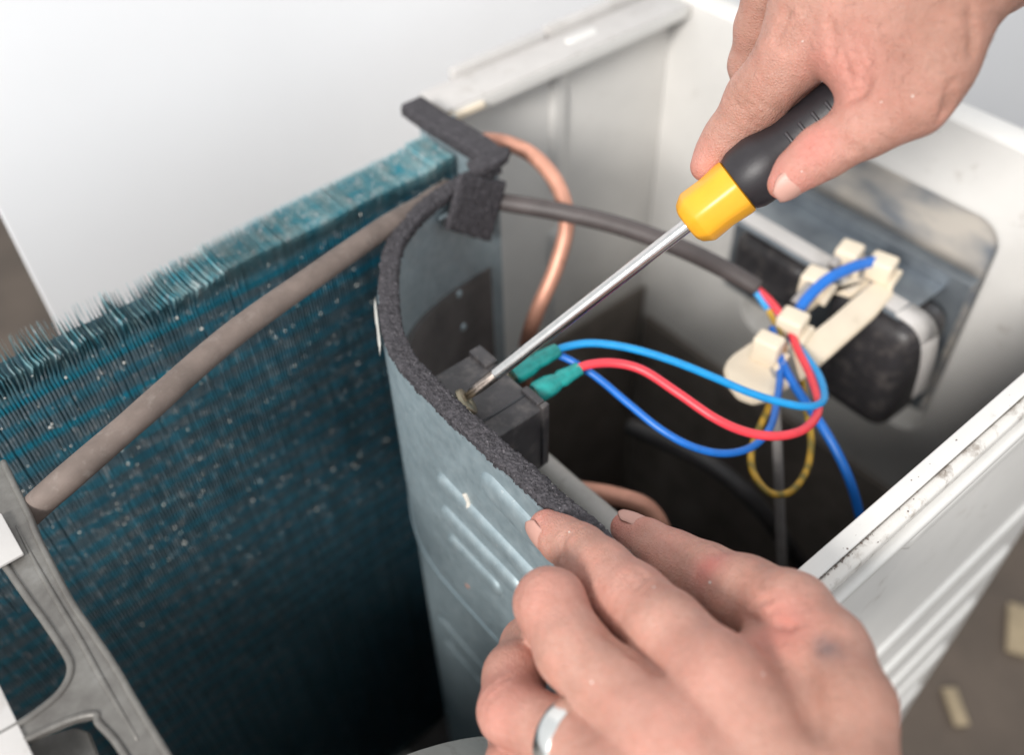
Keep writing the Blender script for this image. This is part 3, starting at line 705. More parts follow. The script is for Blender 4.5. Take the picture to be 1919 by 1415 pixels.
# ------------------------------------------------------------------ the capacitor and its leads
ca = empty('capacitor')
tag(ca, 'dusty black plastic capacitor box screwed inside the partition plate', 'capacitor')
body = box('body', (4.5, -14.5, -46), (27, 24, -12), 'black_plastic', ca, 1.2, 3)
box('lid_step', (4.6, -6, -12.4), (26.4, -5, -11.7), 'black_gloss', body, 0.15)
box('end_lip', (24.8, -15.3, -44), (28.3, -13.0, -10.8), 'black_plastic', ca, 0.7, 3)
box('end_lip', (24.8, -12.8, -12.6), (28.0, -3, -10.6), 'black_plastic', ca, 0.7, 3)
box('end_lip', (22.5, 14, -12.6), (28.0, 24.6, -10.4), 'black_plastic', ca, 0.7, 3)
lathe('moulding_mark', (20.5, -6.8 + 8, -12.1), (0, 0, 1), [(0, 1.0), (0.25, 0.9), (0.3, 0.1)], 'dust', ca, 14)
for p in ((32.4, 9.3, -18.0), (31.8, -3.2, -18.0)):
    box('spade_terminal', (26.5, p[1] - 2.4, -18.6), (33, p[1] + 2.4, -17.8), 'brass', ca, 0.2)
# mounting screw under the driver tip, with washer rim against the plate
lathe('screw', (0.4, 2.2, -8.0), (0.66, -0.25, 0.45), [(-2, 2.4), (3.0, 2.4), (3.1, 5.2), (3.8, 5.6), (5.0, 5.2), (5.5, 4.0), (5.2, 1.4), (4.6, 0.3)], 'brass', ca, 24)

def wire(name, label, pts, r, mat, sleeve=None):
    root = empty(name); tag(root, label, 'wire')
    tube('insulation', pts, r, mat, root, 12, 12)
    if sleeve:
        a, b_ = np.array(sleeve[0]), np.array(sleeve[1]); d = b_ - a; L = np.linalg.norm(d)
        prof = [(0, 3.6), (1, 3.9), (L * .32, 3.9), (L * .45, 3.3), (L * .52, 3.0), (L * .6, 3.2), (L * .8, 3.0), (L * .95, 2.7), (L, 2.5), (L + .1, 1.4)]
        lathe('terminal_sleeve', a, d, [(t, r_ * (1 + 0.05 * math.sin(t * 2.3))) for t, r_ in prof], 'teal_sleeve', root, 22,
              lambda an, k: 1 + 0.10 * math.cos(2 * an) + 0.03 * math.sin(5 * an + k * 1.7))
    return root
s1 = ((31.1, 8.7, -17.0), (51.4, 6.6, -15.0)); s2 = ((31.2, -3.9, -17.0), (50.7, -6.2, -15.0))
wire('wire', 'light blue wire arching from the upper teal connector to the cable clamp',
     [(48.4, 6.6, -15.0), (54.0, 5.0, -14.0), (62.4, -0.9, -13.0), (72.0, -11.4, -14.0), (81.7, -24.8, -17.0), (91.3, -38.6, -22.0), (99.1, -48.7, -27.0), (107.6, -58.1, -31.0), (116.7, -65.6, -34.0), (127.9, -65.3, -38.0), (142.0, -53.9, -44.0), (153.5, -38.6, -50.0), (159.0, -26.7, -52.0), (161.1, -11.8, -47.0), (161.3, -2.9, -42.0)], 1.55, 'wire_sky', s1)
wire('wire', 'dark blue wire sagging lowest from the teal connector across the dark compartment',
     [(50.1, 8.5, -17.0), (54.0, 1.7, -19.0), (57.6, -9.6, -22.0), (59.9, -24.9, -26.0), (62.7, -39.4, -30.0), (68.4, -50.8, -34.0), (78.0, -58.7, -38.0), (91.6, -61.3, -42.0), (107.3, -57.5, -46.0), (123.7, -48.1, -50.0), (138.4, -38.2, -52.0), (148.8, -28.6, -50.0)], 1.5, 'wire_blue')
wire('wire', 'red wire looping from the lower teal connector to the cable clamp',
     [(47.4, -6.0, -15.0), (53.6, -7.5, -14.0), (61.9, -13.2, -14.0), (68.2, -22.4, -15.0), (71.9, -37.0, -18.0), (76.0, -52.4, -22.0), (82.8, -62.5, -26.0), (92.6, -69.9, -29.0), (106.4, -72.2, -33.0), (122.7, -66.8, -38.0), (141.2, -50.7, -46.0), (153.5, -35.2, -50.0), (161.2, -22.9, -49.0), (163.1, -12.7, -45.0), (163.2, -2.2, -42.0)], 1.75, 'wire_red', s2)
wire('wire', 'blue wire dropping from the clamp down behind the front panel',
     [(155.9, -19.2, -50.0), (145.9, -32.0, -52.0), (139.0, -46.1, -54.0), (134.3, -63.3, -58.0), (131.4, -78.3, -66.0), (129.8, -90.1, -78.0), (131.6, -99.5, -100.0), (145.3, -102.5, -140.0)], 2.0, 'wire_blue')
wire('wire', 'yellow and green striped earth wire hanging in a loop below the clamp',
     [(161.9, -3.7, -44.0), (161.1, -11.8, -47.0), (154.4, -24.6, -50.0), (143.0, -35.4, -54.0), (127.4, -43.3, -60.0), (111.1, -49.8, -66.0), (102.9, -57.1, -70.0), (101.8, -67.2, -74.0), (108.4, -72.9, -74.0), (121.3, -70.8, -72.0), (133.2, -62.6, -68.0), (142.8, -50.2, -62.0), (152.9, -38.8, -58.0)], 1.5, 'yellow_green_wire')
wire('wire', 'straight grey wire hanging down from the clamp board',
     [(146.4, -28.1, -52.0), (132.2, -41.8, -58.0), (125.8, -53.1, -78.0), (127.2, -60.6, -110.0), (131.3, -70.5, -160.0), (143.5, -74.2, -215.0)], 2.2, 'wire_grey')
wire('wire', 'short blue wire held across the upper cable clamps',
     [(170.6, -20.4, -50.0), (179.6, -18.4, -47.0), (192.7, -18.5, -43.0), (209.1, -20.8, -43.0), (224.8, -23.5, -46.0)], 2.6, 'wire_blue')

# thick rubber sleeved cable lying across the top
cab = empty('sleeved_cable')
tag(cab, 'thick taupe rubber sleeved cable lying across the open top', 'cable')
tube('sleeve', [(-155.6, 53.7, -16.0), (-139.1, 56.4, -11.0), (-128.2, 54.1, -4.0), (-114.4, 52.2, 3.0), (-91.2, 58.2, 5.0), (-48.1, 71.4, 7.0), (-4.4, 81.0, 7.0), (32.4, 92.4, 3.0), (55.9, 101.6, -3.0), (69.5, 109.3, -8.0), (81.1, 115.3, -12.0)],
     [4.6, 4.6, 4.7, 4.7, 4.7, 4.7, 4.6, 4.5, 4.4, 4.2], 'rubber_taupe', cab, 22, 10, 0.012)
tube('sleeve', [(91.2, 102.9, -16.0), (96.5, 92.1, -15.0), (108.9, 73.3, -15.0), (124.7, 51.8, -18.0), (139.7, 29.7, -24.0), (155.1, 13.4, -35.0), (163.6, -2.5, -42.0)],
     [4.0, 4.1, 4.2, 4.2, 4.2, 4.2, 4.0], 'rubber_dark', cab, 18, 10)

# ------------------------------------------------------------------ screwdriver
tip = np.array((4.1, 3.6, -7.0)); colr = np.array((75.5, -30.0, 54.9))
ax = colr - tip; LS = float(np.linalg.norm(ax)); ax /= LS
sd = empty('screwdriver')
tag(sd, 'screwdriver with yellow collar and black ribbed grip undoing the capacitor screw', 'screwdriver')
lathe('shaft', tip, ax, [(15, 2.15), (15.8, 2.35), (LS + 1, 2.4)], 'chrome', sd, 24)
lathe('tip', tip, ax, [(0, 0.5), (0.6, 1.0), (4.5, 2.0), (7.5, 2.3), (15.2, 2.2)], 'steel_tip', sd, 32,
      lambda a, k: (0.62 + 0.38 * abs(math.cos(2 * a)) ** 0.7) if k < 3 else ((0.85 + 0.15 * abs(math.cos(2 * a))) if k == 3 else 1))
def hexa(a, k):
    s = 2 * math.pi / 8; x = (a % s) - s / 2
    return 0.55 * math.cos(s / 2) / math.cos(x) + 0.45
lathe('collar', tip + ax * LS, ax, [(-2.6, 2.6), (-2.5, 5.6), (-1.6, 7.2), (0.8, 8.8), (1.8, 9.3), (9, 9.0), (15.5, 9.6), (17.0, 9.5), (17.6, 8.4), (17.7, 3)], 'yellow_plastic', sd, 48, hexa)
grip = lathe('grip', tip + ax * (LS + 17.2), ax, [(0, 7.4), (0.4, 9.3), (3, 10.4), (9, 10.9), (13, 10.2), (18, 8.9), (24, 8.6), (36, 9.0), (52, 9.8), (70, 10.2), (82, 9.8), (88, 8), (91, 3)], 'black_rubber', sd, 40)
u_ = np.array((-0.43, -0.54, 0.72)); u_ -= ax * (u_ @ ax); u_ /= np.linalg.norm(u_); v_ = np.cross(ax, u_)
for k in range(9):
    t = LS + 17.2 + 20 + k * 4.6
    rr_ = float(np.interp(t - LS - 17.2, [18, 24, 36, 52, 70], [8.9, 8.6, 9.0, 9.8, 10.2]))
    arc = [tip + ax * t + (rr_ + 0.05) * (math.cos(a) * u_ + math.sin(a) * v_) for a in np.linspace(math.radians(-24), math.radians(34), 8)]
    tube('grip_rib', arc, 0.6, 'grip_rib', grip, 8, 3)

# ------------------------------------------------------------------ hands (one continuous surface each, from blended round cones)
def smin(a, b_, k):
    h = np.maximum(k - np.abs(a - b_), 0) / k
    return np.minimum(a, b_) - h * h * h * k / 6.0
SURF = {}
def dense(pts, n=6):
    return list(catmull([p[:3] for p in pts], n)) if len(pts) > 1 else pts
class Field:
    def __init__(s, lo, hi, vox):
        s.lo = np.array(lo, float); s.vox = vox
        s.n = np.ceil((np.array(hi) - s.lo) / vox).astype(int) + 1
        s.ax = [(s.lo[i] + vox * np.arange(s.n[i])).astype(np.float32) for i in range(3)]
    def blank(s): return np.full(s.n, 30.0, np.float32)
    def window(s, lo, hi):
        a = np.clip(np.floor((np.array(lo) - s.lo) / s.vox).astype(int), 0, s.n - 1)
        b_ = np.clip(np.ceil((np.array(hi) - s.lo) / s.vox).astype(int) + 1, 1, s.n)
        sl = tuple(slice(a[i], b_[i]) for i in range(3))
        X, Y, Z = np.meshgrid(s.ax[0][sl[0]], s.ax[1][sl[1]], s.ax[2][sl[2]], indexing='ij', sparse=True)
        return sl, X, Y, Z
    def cone(s, F, a, b_, k, pad=14):
        A = np.array(a[:3]); B = np.array(b_[:3]); ra, rb = a[3], b_[3]; m_ = max(ra, rb) + pad
        sl, X, Y, Z = s.window(np.minimum(A, B) - m_, np.maximum(A, B) + m_)
        if min(F[sl].shape) == 0: return
        d = B - A; L2 = max(float(d @ d), 1e-6)
        t = np.clip(((X - A[0]) * d[0] + (Y - A[1]) * d[1] + (Z - A[2]) * d[2]) / L2, 0, 1)
        q = np.sqrt((X - A[0] - t * d[0]) ** 2 + (Y - A[1] - t * d[1]) ** 2 + (Z - A[2] - t * d[2]) ** 2) - (ra + (rb - ra) * t)
        F[sl] = smin(F[sl], q.astype(np.float32), k)
    def snap(s, F, p):
        p = np.array(p[:3]); d = p - np.array((-122.2, -184.0, 240.0)); d /= np.linalg.norm(d)   # the skin on the side that shows
        for t in np.arange(-22, 16, 0.35):
            i = np.round((p + d * t - s.lo) / s.vox).astype(int)
            if (i < 0).any() or (i >= s.n).any(): continue
            if F[tuple(i)] < 0: return p + d * t
        return p
    def groove(s, F, pts, w, depth):
        """a crease: presses the surface in along a polyline"""
        for A, B in zip(pts[:-1], pts[1:]):
            A = np.array(A[:3]); B = np.array(B[:3])
            sl, X, Y, Z = s.window(np.minimum(A, B) - 3 * w, np.maximum(A, B) + 3 * w)
            if min(F[sl].shape) == 0: continue
            d = B - A; L2 = max(float(d @ d), 1e-6)
            t = np.clip(((X - A[0]) * d[0] + (Y - A[1]) * d[1] + (Z - A[2]) * d[2]) / L2, 0, 1)
            q2 = (X - A[0] - t * d[0]) ** 2 + (Y - A[1] - t * d[1]) ** 2 + (Z - A[2] - t * d[2]) ** 2
            F[sl] += (depth * np.exp(-q2 / (w * w))).astype(np.float32)
    def band(s, F, c, axis, R_, w, depth, side=None):
        """a crease ring round a joint, only on the side that faces 'side'"""
        c = np.array(c[:3]); axis = np.array(axis, float); axis /= np.linalg.norm(axis)
        sl, X, Y, Z = s.window(c - R_, c + R_)
        if min(F[sl].shape) == 0: return
        sx = (X - c[0]) * axis[0] + (Y - c[1]) * axis[1] + (Z - c[2]) * axis[2]
        q = depth * np.exp(-(sx / w) ** 2)
        if side is not None:
            side = np.array(side, float); side = side - axis * (side @ axis); side /= np.linalg.norm(side)
            wgt = (X - c[0]) * side[0] + (Y - c[1]) * side[1] + (Z - c[2]) * side[2]
            q = q * np.clip(wgt / 4.0, 0, 1)
        rr2 = ((X - c[0]) ** 2 + (Y - c[1]) ** 2 + (Z - c[2]) ** 2) / (R_ * R_)
        F[sl] += (q * np.clip(1.3 - 1.3 * rr2, 0, 1)).astype(np.float32)
def surface_nets(F, fld):
    S = F < 0
    nx, ny, nz = F.shape
    c = [S[i:nx - 1 + i, j:ny - 1 + j, k:nz - 1 + k] for i in (0, 1) for j in (0, 1) for k in (0, 1)]
    cnt = sum(x.astype(np.int8) for x in c)
    act = (cnt > 0) & (cnt < 8)
    I = np.argwhere(act)
    idx = np.full(act.shape, -1, np.int32); idx[act] = np.arange(len(I))
    corners = np.array([(i, j, k) for i in (0, 1) for j in (0, 1) for k in (0, 1)])
    val = np.stack([F[I[:, 0] + a, I[:, 1] + b_, I[:, 2] + d] for a, b_, d in corners], 1)
    pos = np.zeros((len(I), 3)); w = np.zeros(len(I))
    for p in range(8):
        for q in range(p + 1, 8):
            if np.abs(corners[p] - corners[q]).sum() != 1: continue
            cr = (val[:, p] < 0) != (val[:, q] < 0)
            t = val[cr, p] / (val[cr, p] - val[cr, q])
            pos[cr] += corners[p] + t[:, None] * (corners[q] - corners[p]); w[cr] += 1
    V = fld.lo + fld.vox * (I + pos / w[:, None])
    faces = []
    for d in range(3):
        e = [0, 0, 0]; e[d] = 1
        A = S[:nx - e[0], :ny - e[1], :nz - e[2]]; B = S[e[0]:, e[1]:, e[2]:]
        E = np.argwhere(A != B); sg = A[tuple(E.T)]
        o1, o2 = [(1, 2), (2, 0), (0, 1)][d]
        ok = (E[:, o1] > 0) & (E[:, o2] > 0) & (E[:, o1] < F.shape[o1] - 1) & (E[:, o2] < F.shape[o2] - 1)
        E = E[ok]; sg = sg[ok]
        u1 = np.zeros(3, int); u1[o1] = 1; u2 = np.zeros(3, int); u2[o2] = 1
        q = [idx[tuple((E - a).T)] for a in (u1 * 0, u1, u1 + u2, u2)]
        q = np.stack(q, 1); q[~sg] = q[~sg][:, ::-1]
        faces.append(q)
    return V, np.concatenate(faces)
def hand_mesh(name, chains, palm, creases, bands, flush, lo, hi, vox=0.8, kf=1.6, kp=9.0, extra=None, ink=(), tanv=None):
    fld = Field(lo, hi, vox)
    F = fld.blank()
    for ch, kin in chains:
        G = fld.blank()
        for a, b_ in zip(ch[:-1], ch[1:]): fld.cone(G, a, b_, kin)
        F = smin(F, G, kf)
    Pm = fld.blank()
    for a, b_ in palm: fld.cone(Pm, a, b_, 9.0, 20)
    F = smin(F, Pm, kp)
    for pts, w, dp in creases: fld.groove(F, [fld.snap(F, q) for q in dense(pts)], w, dp)
    for bnd in bands: fld.band(F, *bnd)
    # slow, small unevenness of flesh
    X, Y, Z = np.meshgrid(*fld.ax, indexing='ij', sparse=True)
    F += (0.08 * np.sin(X * 0.37 + 1.3 * np.sin(Y * 0.21)) * np.sin(Y * 0.41 + Z * 0.3) + 0.06 * np.sin(Z * 0.55 + X * 0.23) * np.sin(Y * 0.6 - 1)).astype(np.float32)
    V, Q = surface_nets(F, fld)
    me = bpy.data.meshes.new(name)
    me.from_pydata((V * MM).tolist(), [], Q.tolist())
    me.materials.append(MATS['skin']); me.polygons.foreach_set('use_smooth', [True] * len(me.polygons))
    def attr(nm, spots):
        a = np.zeros(len(V))
        for p, r, s in spots:
            d2 = ((V - np.array(p[:3])) ** 2).sum(1); a = np.maximum(a, s * np.exp(-d2 / (r * r)))
        me.attributes.new(nm, 'FLOAT', 'POINT').data.foreach_set('value', a.astype(np.float32))
    attr('flush', flush); attr('ink', ink); attr('tan', tanv or [])
    me.update()
    o = link(bpy.data.objects.new(name, me))
    N3 = np.zeros((len(V), 3)); fn = np.cross(V[Q[:, 2]] - V[Q[:, 0]], V[Q[:, 3]] - V[Q[:, 1]])
    for k in range(4): np.add.at(N3, Q[:, k], fn)
    N3 /= np.maximum(np.linalg.norm(N3, axis=1)[:, None], 1e-9)
    SURF[o.name] = (V, N3)
    md = o.modifiers.new('smooth', 'SMOOTH'); md.factor = 0.5; md.iterations = 2
    return o
def nail(parent, c, along, nrm, L, W, R_, th=0.5, tipcol='nail'):
    along = np.array(along, float); along /= np.linalg.norm(along); nrm = np.array(nrm, float)
    nrm = nrm - along * (nrm @ along); nrm /= np.linalg.norm(nrm); s = np.cross(along, nrm)
    nu, nv = 12, 12; vs_ = []
    for side in (0, 1):
        for i in range(nu + 1):
            for j in range(nv + 1):
                u = -1 + 2 * i / nu; v = -1 + 2 * j / nv
                hw = W / 2 * (1 - 0.9 * max(0, -u - 0.5) ** 1.5 - 1.1 * max(0, u - 0.35) ** 1.5)
                x = u * L / 2; y = v * hw
                z = -(y * y) / (2 * R_) - 0.02 * (x + L * .15) ** 2 - side * th
                vs_.append(np.array(c) + along * x + s * y + nrm * z)
    fs = []; M_ = (nu + 1) * (nv + 1)
    for i in range(nu):
        for j in range(nv):
            a = i * (nv + 1) + j; fs.append((a, a + 1, a + nv + 2, a + nv + 1)); fs.append((M_ + a, M_ + a + nv + 1, M_ + a + nv + 2, M_ + a + 1))
    rim = [i * (nv + 1) for i in range(nu + 1)] + [nu * (nv + 1) + j for j in range(1, nv + 1)] + [i * (nv + 1) + nv for i in range(nu - 1, -1, -1)] + [j for j in range(nv - 1, 0, -1)]
    for a, b_ in zip(rim, rim[1:] + rim[:1]): fs.append((a, b_, M_ + b_, M_ + a))
    return mesh('nail', vs_, fs, 'nail', parent)
A_ = np.array
simple('hair', (0.10, 0.055, 0.035), 0.5)
def grow_hair(hand, spots, count, flow, lmin, lmax, rad=0.028):
    V, N3 = SURF[hand.name]; w = np.zeros(len(V))
    for p, r, s in spots: w = np.maximum(w, s * np.exp(-((V - A_(p[:3])) ** 2).sum(1) / (r * r)))
    w[N3 @ A_((-0.43, -0.54, 0.72)) < 0.1] = 0; w /= w.sum()
    vs_, fs = [], []
    for i in rng.choice(len(V), count, replace=False, p=w):
        n = N3[i]; f = A_(flow) + rng.normal(0, 0.35, 3); f -= n * (f @ n); f /= np.linalg.norm(f); s = np.cross(n, f)
        L = rng.uniform(lmin, lmax); b0 = len(vs_); curl = rng.normal(0, 0.12)
        for k in range(5):
            t = k / 4; c = V[i] + f * L * t + n * (0.05 + L * (0.30 * t - 0.26 * t * t)) + s * curl * L * t * t; r = rad * (1 - 0.75 * t)
            vs_ += [c + s * r, c - s * r * .5 + n * r * .87, c - s * r * .5 - n * r * .87]
        for k in range(4):
            for j in range(3):
                a = b0 + 3 * k + j; q = b0 + 3 * k + (j + 1) % 3; fs.append((a, q, q + 3, a + 3))
    h = mesh('hair', vs_, fs, 'hair', hand); h['kind'] = 'stuff'
def specks(hand, pts):
    V, N3 = SURF[hand.name]; vs_, fs = [], []
    for p, r in pts[::2]:
        r = r * 0.7
        C0 = A_((-122.2, -184.0, 240.0)); d = A_(p) - C0; d /= np.linalg.norm(d)
        q = V - C0; along = q @ d; off = np.linalg.norm(q - along[:, None] * d, axis=1)
        near = np.where(off < 1.2)[0]
        if len(near) == 0: continue
        i = near[np.argmin(along[near])]; n = N3[i]; a = np.cross(n, (0.3, 0.2, 1)); a /= np.linalg.norm(a); b2 = np.cross(n, a); b0 = len(vs_)
        for h, rr_ in ((0.0, 1.0), (0.45, 0.75), (0.7, 0.2)):
            for k in range(7):
                an = k * 2 * math.pi / 7; vs_.append(V[i] + n * h * r + rr_ * r * (math.cos(an) * a + math.sin(an) * b2) * rng.uniform(0.7, 1.2))
        for l in range(2):
            for k in range(7): fs.append((b0 + 7 * l + k, b0 + 7 * l + (k + 1) % 7, b0 + 7 * l + 7 + (k + 1) % 7, b0 + 7 * l + 7 + k))
        fs.append(tuple(b0 + 14 + k for k in range(7)))
    if vs_: m_ = mesh('dust_specks', vs_, fs, 'white_scrap', hand); m_['kind'] = 'stuff'
# --- left hand pinching the partition rim (index outside, thumb inside)
I = [(-11.8, -59.6, -1.0, 5.7), (-11.9, -66.7, 0.6, 6.7), (-12.0, -74.7, 4.2, 7.5), (-13.8, -85.4, 7.6, 8.8), (-16.2, -99.4, 12.3, 10.2), (-18.1, -113.6, 18.5, 10.0), (-21.6, -132.6, 24.4, 10.7)]
Mi = [(-27.8, -84.2, -23.3, 6.4), (-32.5, -85.4, -6.2, 7.9), (-34.2, -86.4, 14.1, 9.3), (-38.8, -101.0, 14.3, 9.5), (-39.0, -113.8, 17.1, 9.3), (-38.7, -133.1, 20.8, 11.0)]
Ri = [(-23.6, -77.1, -25.2, 6.6), (-36.3, -79.5, -15.1, 7.4), (-48.5, -88.1, -6.7, 8.3), (-56.8, -97.1, -1.8, 8.6), (-52.7, -115.2, 6.5, 8.8), (-52.3, -135.1, 14.0, 10.4)]
Pi = [(-45.7, -89.1, -33.5, 7.0), (-54.5, -96.1, -24.5, 7.5), (-61.6, -104.1, -15.3, 7.7), (-63.2, -119.6, -5.7, 7.8), (-64.2, -135.8, 3.7, 9.5)]
Th = [(11.7, -71.0, -10.8, 5.2), (12.5, -79.5, -9.7, 6.5), (12.6, -89.9, -6.4, 7.9), (12.6, -101.4, -2.6, 9.6), (11.5, -116.3, 6.4, 10.8), (10.9, -130.4, 16.2, 10.8), (6.5, -143.5, 20.4, 10.6), (-3.1, -156.4, 24.5, 10.0)]
wr = (-37.3, -180.3, 16.7, 12.4)
palm = [(I[-1], (-23.2, -159.5, 21.2, 10.1)), (Mi[-1], (-37.9, -160.4, 17.3, 10.9)), (Ri[-1], (-46.6, -160.8, 14.7, 10.8)), (Pi[-1], (-56.2, -159.4, 10.1, 10.3)),
        ((-23.2, -159.5, 21.2, 10.1), wr), ((-37.9, -160.4, 17.3, 10.9), wr), ((-56.2, -159.4, 10.1, 10.3), wr), (Th[-1], (-17.1, -168.8, 23.4, 9.9)), ((-17.1, -168.8, 23.4, 9.9), wr),
        ((-7.7, -132.8, 14.5, 8.4), (3.7, -144.7, 17.9, 8.8)), ((-13.8, -143.5, 16.6, 9.8), (-7.8, -156.5, 21.5, 9.5)),
        (wr, (-52.4, -208.9, 16.8, 11.5)), ((-52.4, -208.9, 16.8, 11.5), (-60.4, -244.3, -6.1, 12.1))]
def axis_of(ch, i): return A_(ch[min(i + 1, len(ch) - 1)][:3]) - A_(ch[max(i - 1, 0)][:3])
camv = A_((-122.2, -184.0, 240.0))
bands = []
def joint(ch, i, offs, w, dp, R_):
    a = axis_of(ch, i); a = a / np.linalg.norm(a); c = A_(ch[i][:3])
    for o_ in offs: bands.append((c + a * o_, a, R_, w, dp, camv - c))
joint(I, 2, (-1.5, 0.4), 0.6, 0.6, 12); joint(I, 4, (-4, -2, 0, 2.2, 4.5), 0.75, 0.5, 16)
joint(Th, 3, (-3.0, -0.8, 1.8), 0.7, 0.55, 15); joint(Mi, 2, (-1, 1, 3), 0.75, 0.45, 14); joint(Ri, 3, (-1.5, 1), 0.7, 0.5, 14)
creases = [([(-31.3, -105.4, 21.0), (-30.2, -113.8, 20.9), (-29.2, -121.3, 21.4)], 1.3, 1.3), ([(-6.5, -127.6, 30.1), (-4.8, -131.0, 31.3), (0.0, -136.9, 31.2)], 1.1, 1.0), ([(-3.5, -126.5, 29.9), (-1.5, -127.3, 31.9), (0.8, -128.5, 32.4)], 0.8, 0.6),
           ([(-3.9, -128.7, 30.8), (-0.0, -131.2, 31.3)], 0.8, 0.5), ([(13.5, -103.1, 14.7), (13.5, -107.0, 15.9)], 0.7, 0.45), ([(11.6, -103.0, 13.7), (11.0, -106.6, 14.8)], 0.7, 0.4),
           ([(-19.0, -73.0, 4.1), (-18.1, -73.0, 8.8), (-14.0, -69.8, 9.4)], 0.65, 0.5), ([(-18.3, -73.8, 3.9), (-17.2, -73.8, 8.8)], 0.6, 0.35),
           ([(-20.0, -99.6, 25.1), (-17.0, -100.0, 26.6), (-13.7, -98.7, 25.3)], 0.7, 0.4), ([(-19.2, -101.6, 24.1), (-15.7, -101.8, 26.0), (-12.7, -100.9, 24.3)], 0.7, 0.45), ([(-20.9, -98.1, 25.7), (-17.9, -98.0, 27.6)], 0.6, 0.35), ([(-17.6, -103.6, 23.5), (-14.0, -104.0, 25.3)], 0.6, 0.35),
           ([(-7.6, -143.9, 33.9), (-10.6, -149.6, 30.6), (-16.9, -156.8, 29.8)], 3.2, 0.5)]
flush = [(I[0], 8, .55), (I[4], 11, .35), (Th[0], 9, .55), ((9.4, -106.7, 9.5), 5, 1.0), ((-1.3, -130.7, 30.9), 9, .75), (Mi[2], 11, .4), (Ri[3], 12, .45), (I[6], 12, .3), (Mi[5], 12, .3), (Th[2], 9, .35)]
ink = [((0.7, -146.1, 31.6), 3.2, .75), ((0.5, -149.1, 32.0), 2.6, .6), ((1.1, -143.8, 32.2), 2.2, .5)]
tanv = [((-9.8, -157.8, 42.9), 22, .45), ((-14.4, -167.5, 39.9), 28, .45), ((-13.7, -139.6, 40.4), 14, .2)]
hand_l = hand_mesh('hand', [(I, 5), (Mi, 5), (Ri, 5), (Pi, 5), (Th, 6)], palm, creases, bands, flush, (-110, -290, -60), (60, -40, 110), 0.8, 1.4, 9.0, None, ink, tanv)
tag(hand_l, 'bare hand with index finger and thumb pinching the foam edged partition rim', 'hand')
left = A_((-0.77, 0.64, 0.02)); up_ = A_((0.47, 0.55, 0.69)); tow = A_((-0.43, -0.54, 0.72))
def set_nail(hand, ch, nrm, L, W, back, lift=0.25, tilt=0.0):
    a = A_(ch[0][:3]) - A_(ch[1][:3]); a /= np.linalg.norm(a); nrm = nrm - a * (nrm @ a); nrm /= np.linalg.norm(nrm)
    nail(hand, A_(ch[0][:3]) + nrm * (ch[0][3] + lift + back * tilt) - a * back, a - nrm * tilt, nrm + a * tilt, L, W, ch[0][3] + 0.6)
set_nail(hand_l, I, left * 0.85 + tow * 0.45 - up_ * 0.35, 11.5, 9.5, 1.0, 0.85, 0.1)
set_nail(hand_l, Th, up_ * 0.9 + tow * 0.15 - left * 0.1, 11, 9, 1.5, 0.85, 0.1)
# ring
rc = A_(Ri[4][:3]) * 0.95 + A_(Ri[3][:3]) * 0.05; rx = A_(Ri[4][:3]) - A_(Ri[3][:3])
rg = lathe('ring', rc, rx, [(-2.6, 9.0), (-2.7, 9.7), (-1.8, 10.15), (0, 10.25), (1.8, 10.15), (2.7, 9.7), (2.6, 9.0), (0, 8.9), (-2.6, 8.99)], 'silver', None, 48)
tag(rg, 'plain silver band ring worn on a bent finger', 'ring')

# --- right hand holding the screwdriver
I = [(87.2, -22.5, 66.0, 4.8), (90.6, -22.4, 69.6, 5.6), (93.6, -23.9, 75.7, 6.5), (99.8, -28.1, 87.4, 9.3), (106.5, -33.5, 102.5, 10.5), (112.9, -33.1, 116.1, 12.0)]
M2 = [(115.8, -26.1, 67.9, 6.0), (119.0, -16.4, 74.2, 6.7), (118.4, -11.5, 85.8, 7.6), (118.2, -12.4, 98.9, 8.1), (119.9, -13.0, 110.5, 8.8), (123.2, -20.6, 126.2, 11.8)]
R2 = [(125.4, -31.1, 78.1, 5.9), (133.1, -15.8, 80.3, 6.4), (135.6, -6.1, 89.0, 7.1), (133.3, -7.2, 106.2, 7.8), (136.1, -17.0, 130.9, 11.4)]
P2 = [(134.5, -36.1, 88.0, 5.4), (143.0, -18.8, 89.4, 6.0), (144.7, -8.7, 98.0, 6.7), (145.5, -10.3, 113.9, 7.1), (148.3, -18.4, 134.3, 10.5)]
Th = [(79.5, -56.4, 80.4, 4.1), (83.7, -57.3, 83.6, 5.6), (89.6, -60.4, 88.9, 7.2), (98.9, -66.5, 96.8, 8.4), (105.5, -73.7, 104.9, 9.6), (109.9, -75.2, 112.0, 9.0), (114.3, -72.3, 119.5, 10.1)]
wr = (126.6, -67.0, 126.6, 10.2)
palm = [(I[-1], (119.2, -55.2, 117.2, 13.3)), (M2[-1], (131.5, -47.8, 124.6, 14.4)), (R2[-1], (143.6, -45.4, 127.9, 14.6)), (P2[-1], (154.5, -44.8, 129.3, 14.2)),
        ((119.2, -55.2, 117.2, 13.3), wr), ((131.5, -47.8, 124.6, 14.4), wr), ((143.6, -45.4, 127.9, 14.6), wr), ((154.5, -44.8, 129.3, 14.2), (150.7, -62.2, 125.1, 13.5)), (Th[-1], wr),
        ((107.1, -49.2, 110.4, 8.4), (106.9, -62.7, 107.1, 8.8)), ((113.6, -45.6, 115.6, 11.1), (112.9, -65.7, 113.9, 11.2)), ((106.8, -51.2, 107.3, 7.2), (104.7, -59.6, 102.6, 6.8)),
        (wr, (154.8, -76.0, 139.4, 12.4)), ((150.7, -62.2, 125.1, 13.5), (176.7, -71.1, 133.9, 13.5)), ((154.8, -76.0, 139.4, 12.4), (190.2, -103.1, 160.8, 13.2)), ((176.7, -71.1, 133.9, 13.5), (208.8, -99.5, 153.8, 14.1))]
bands = []
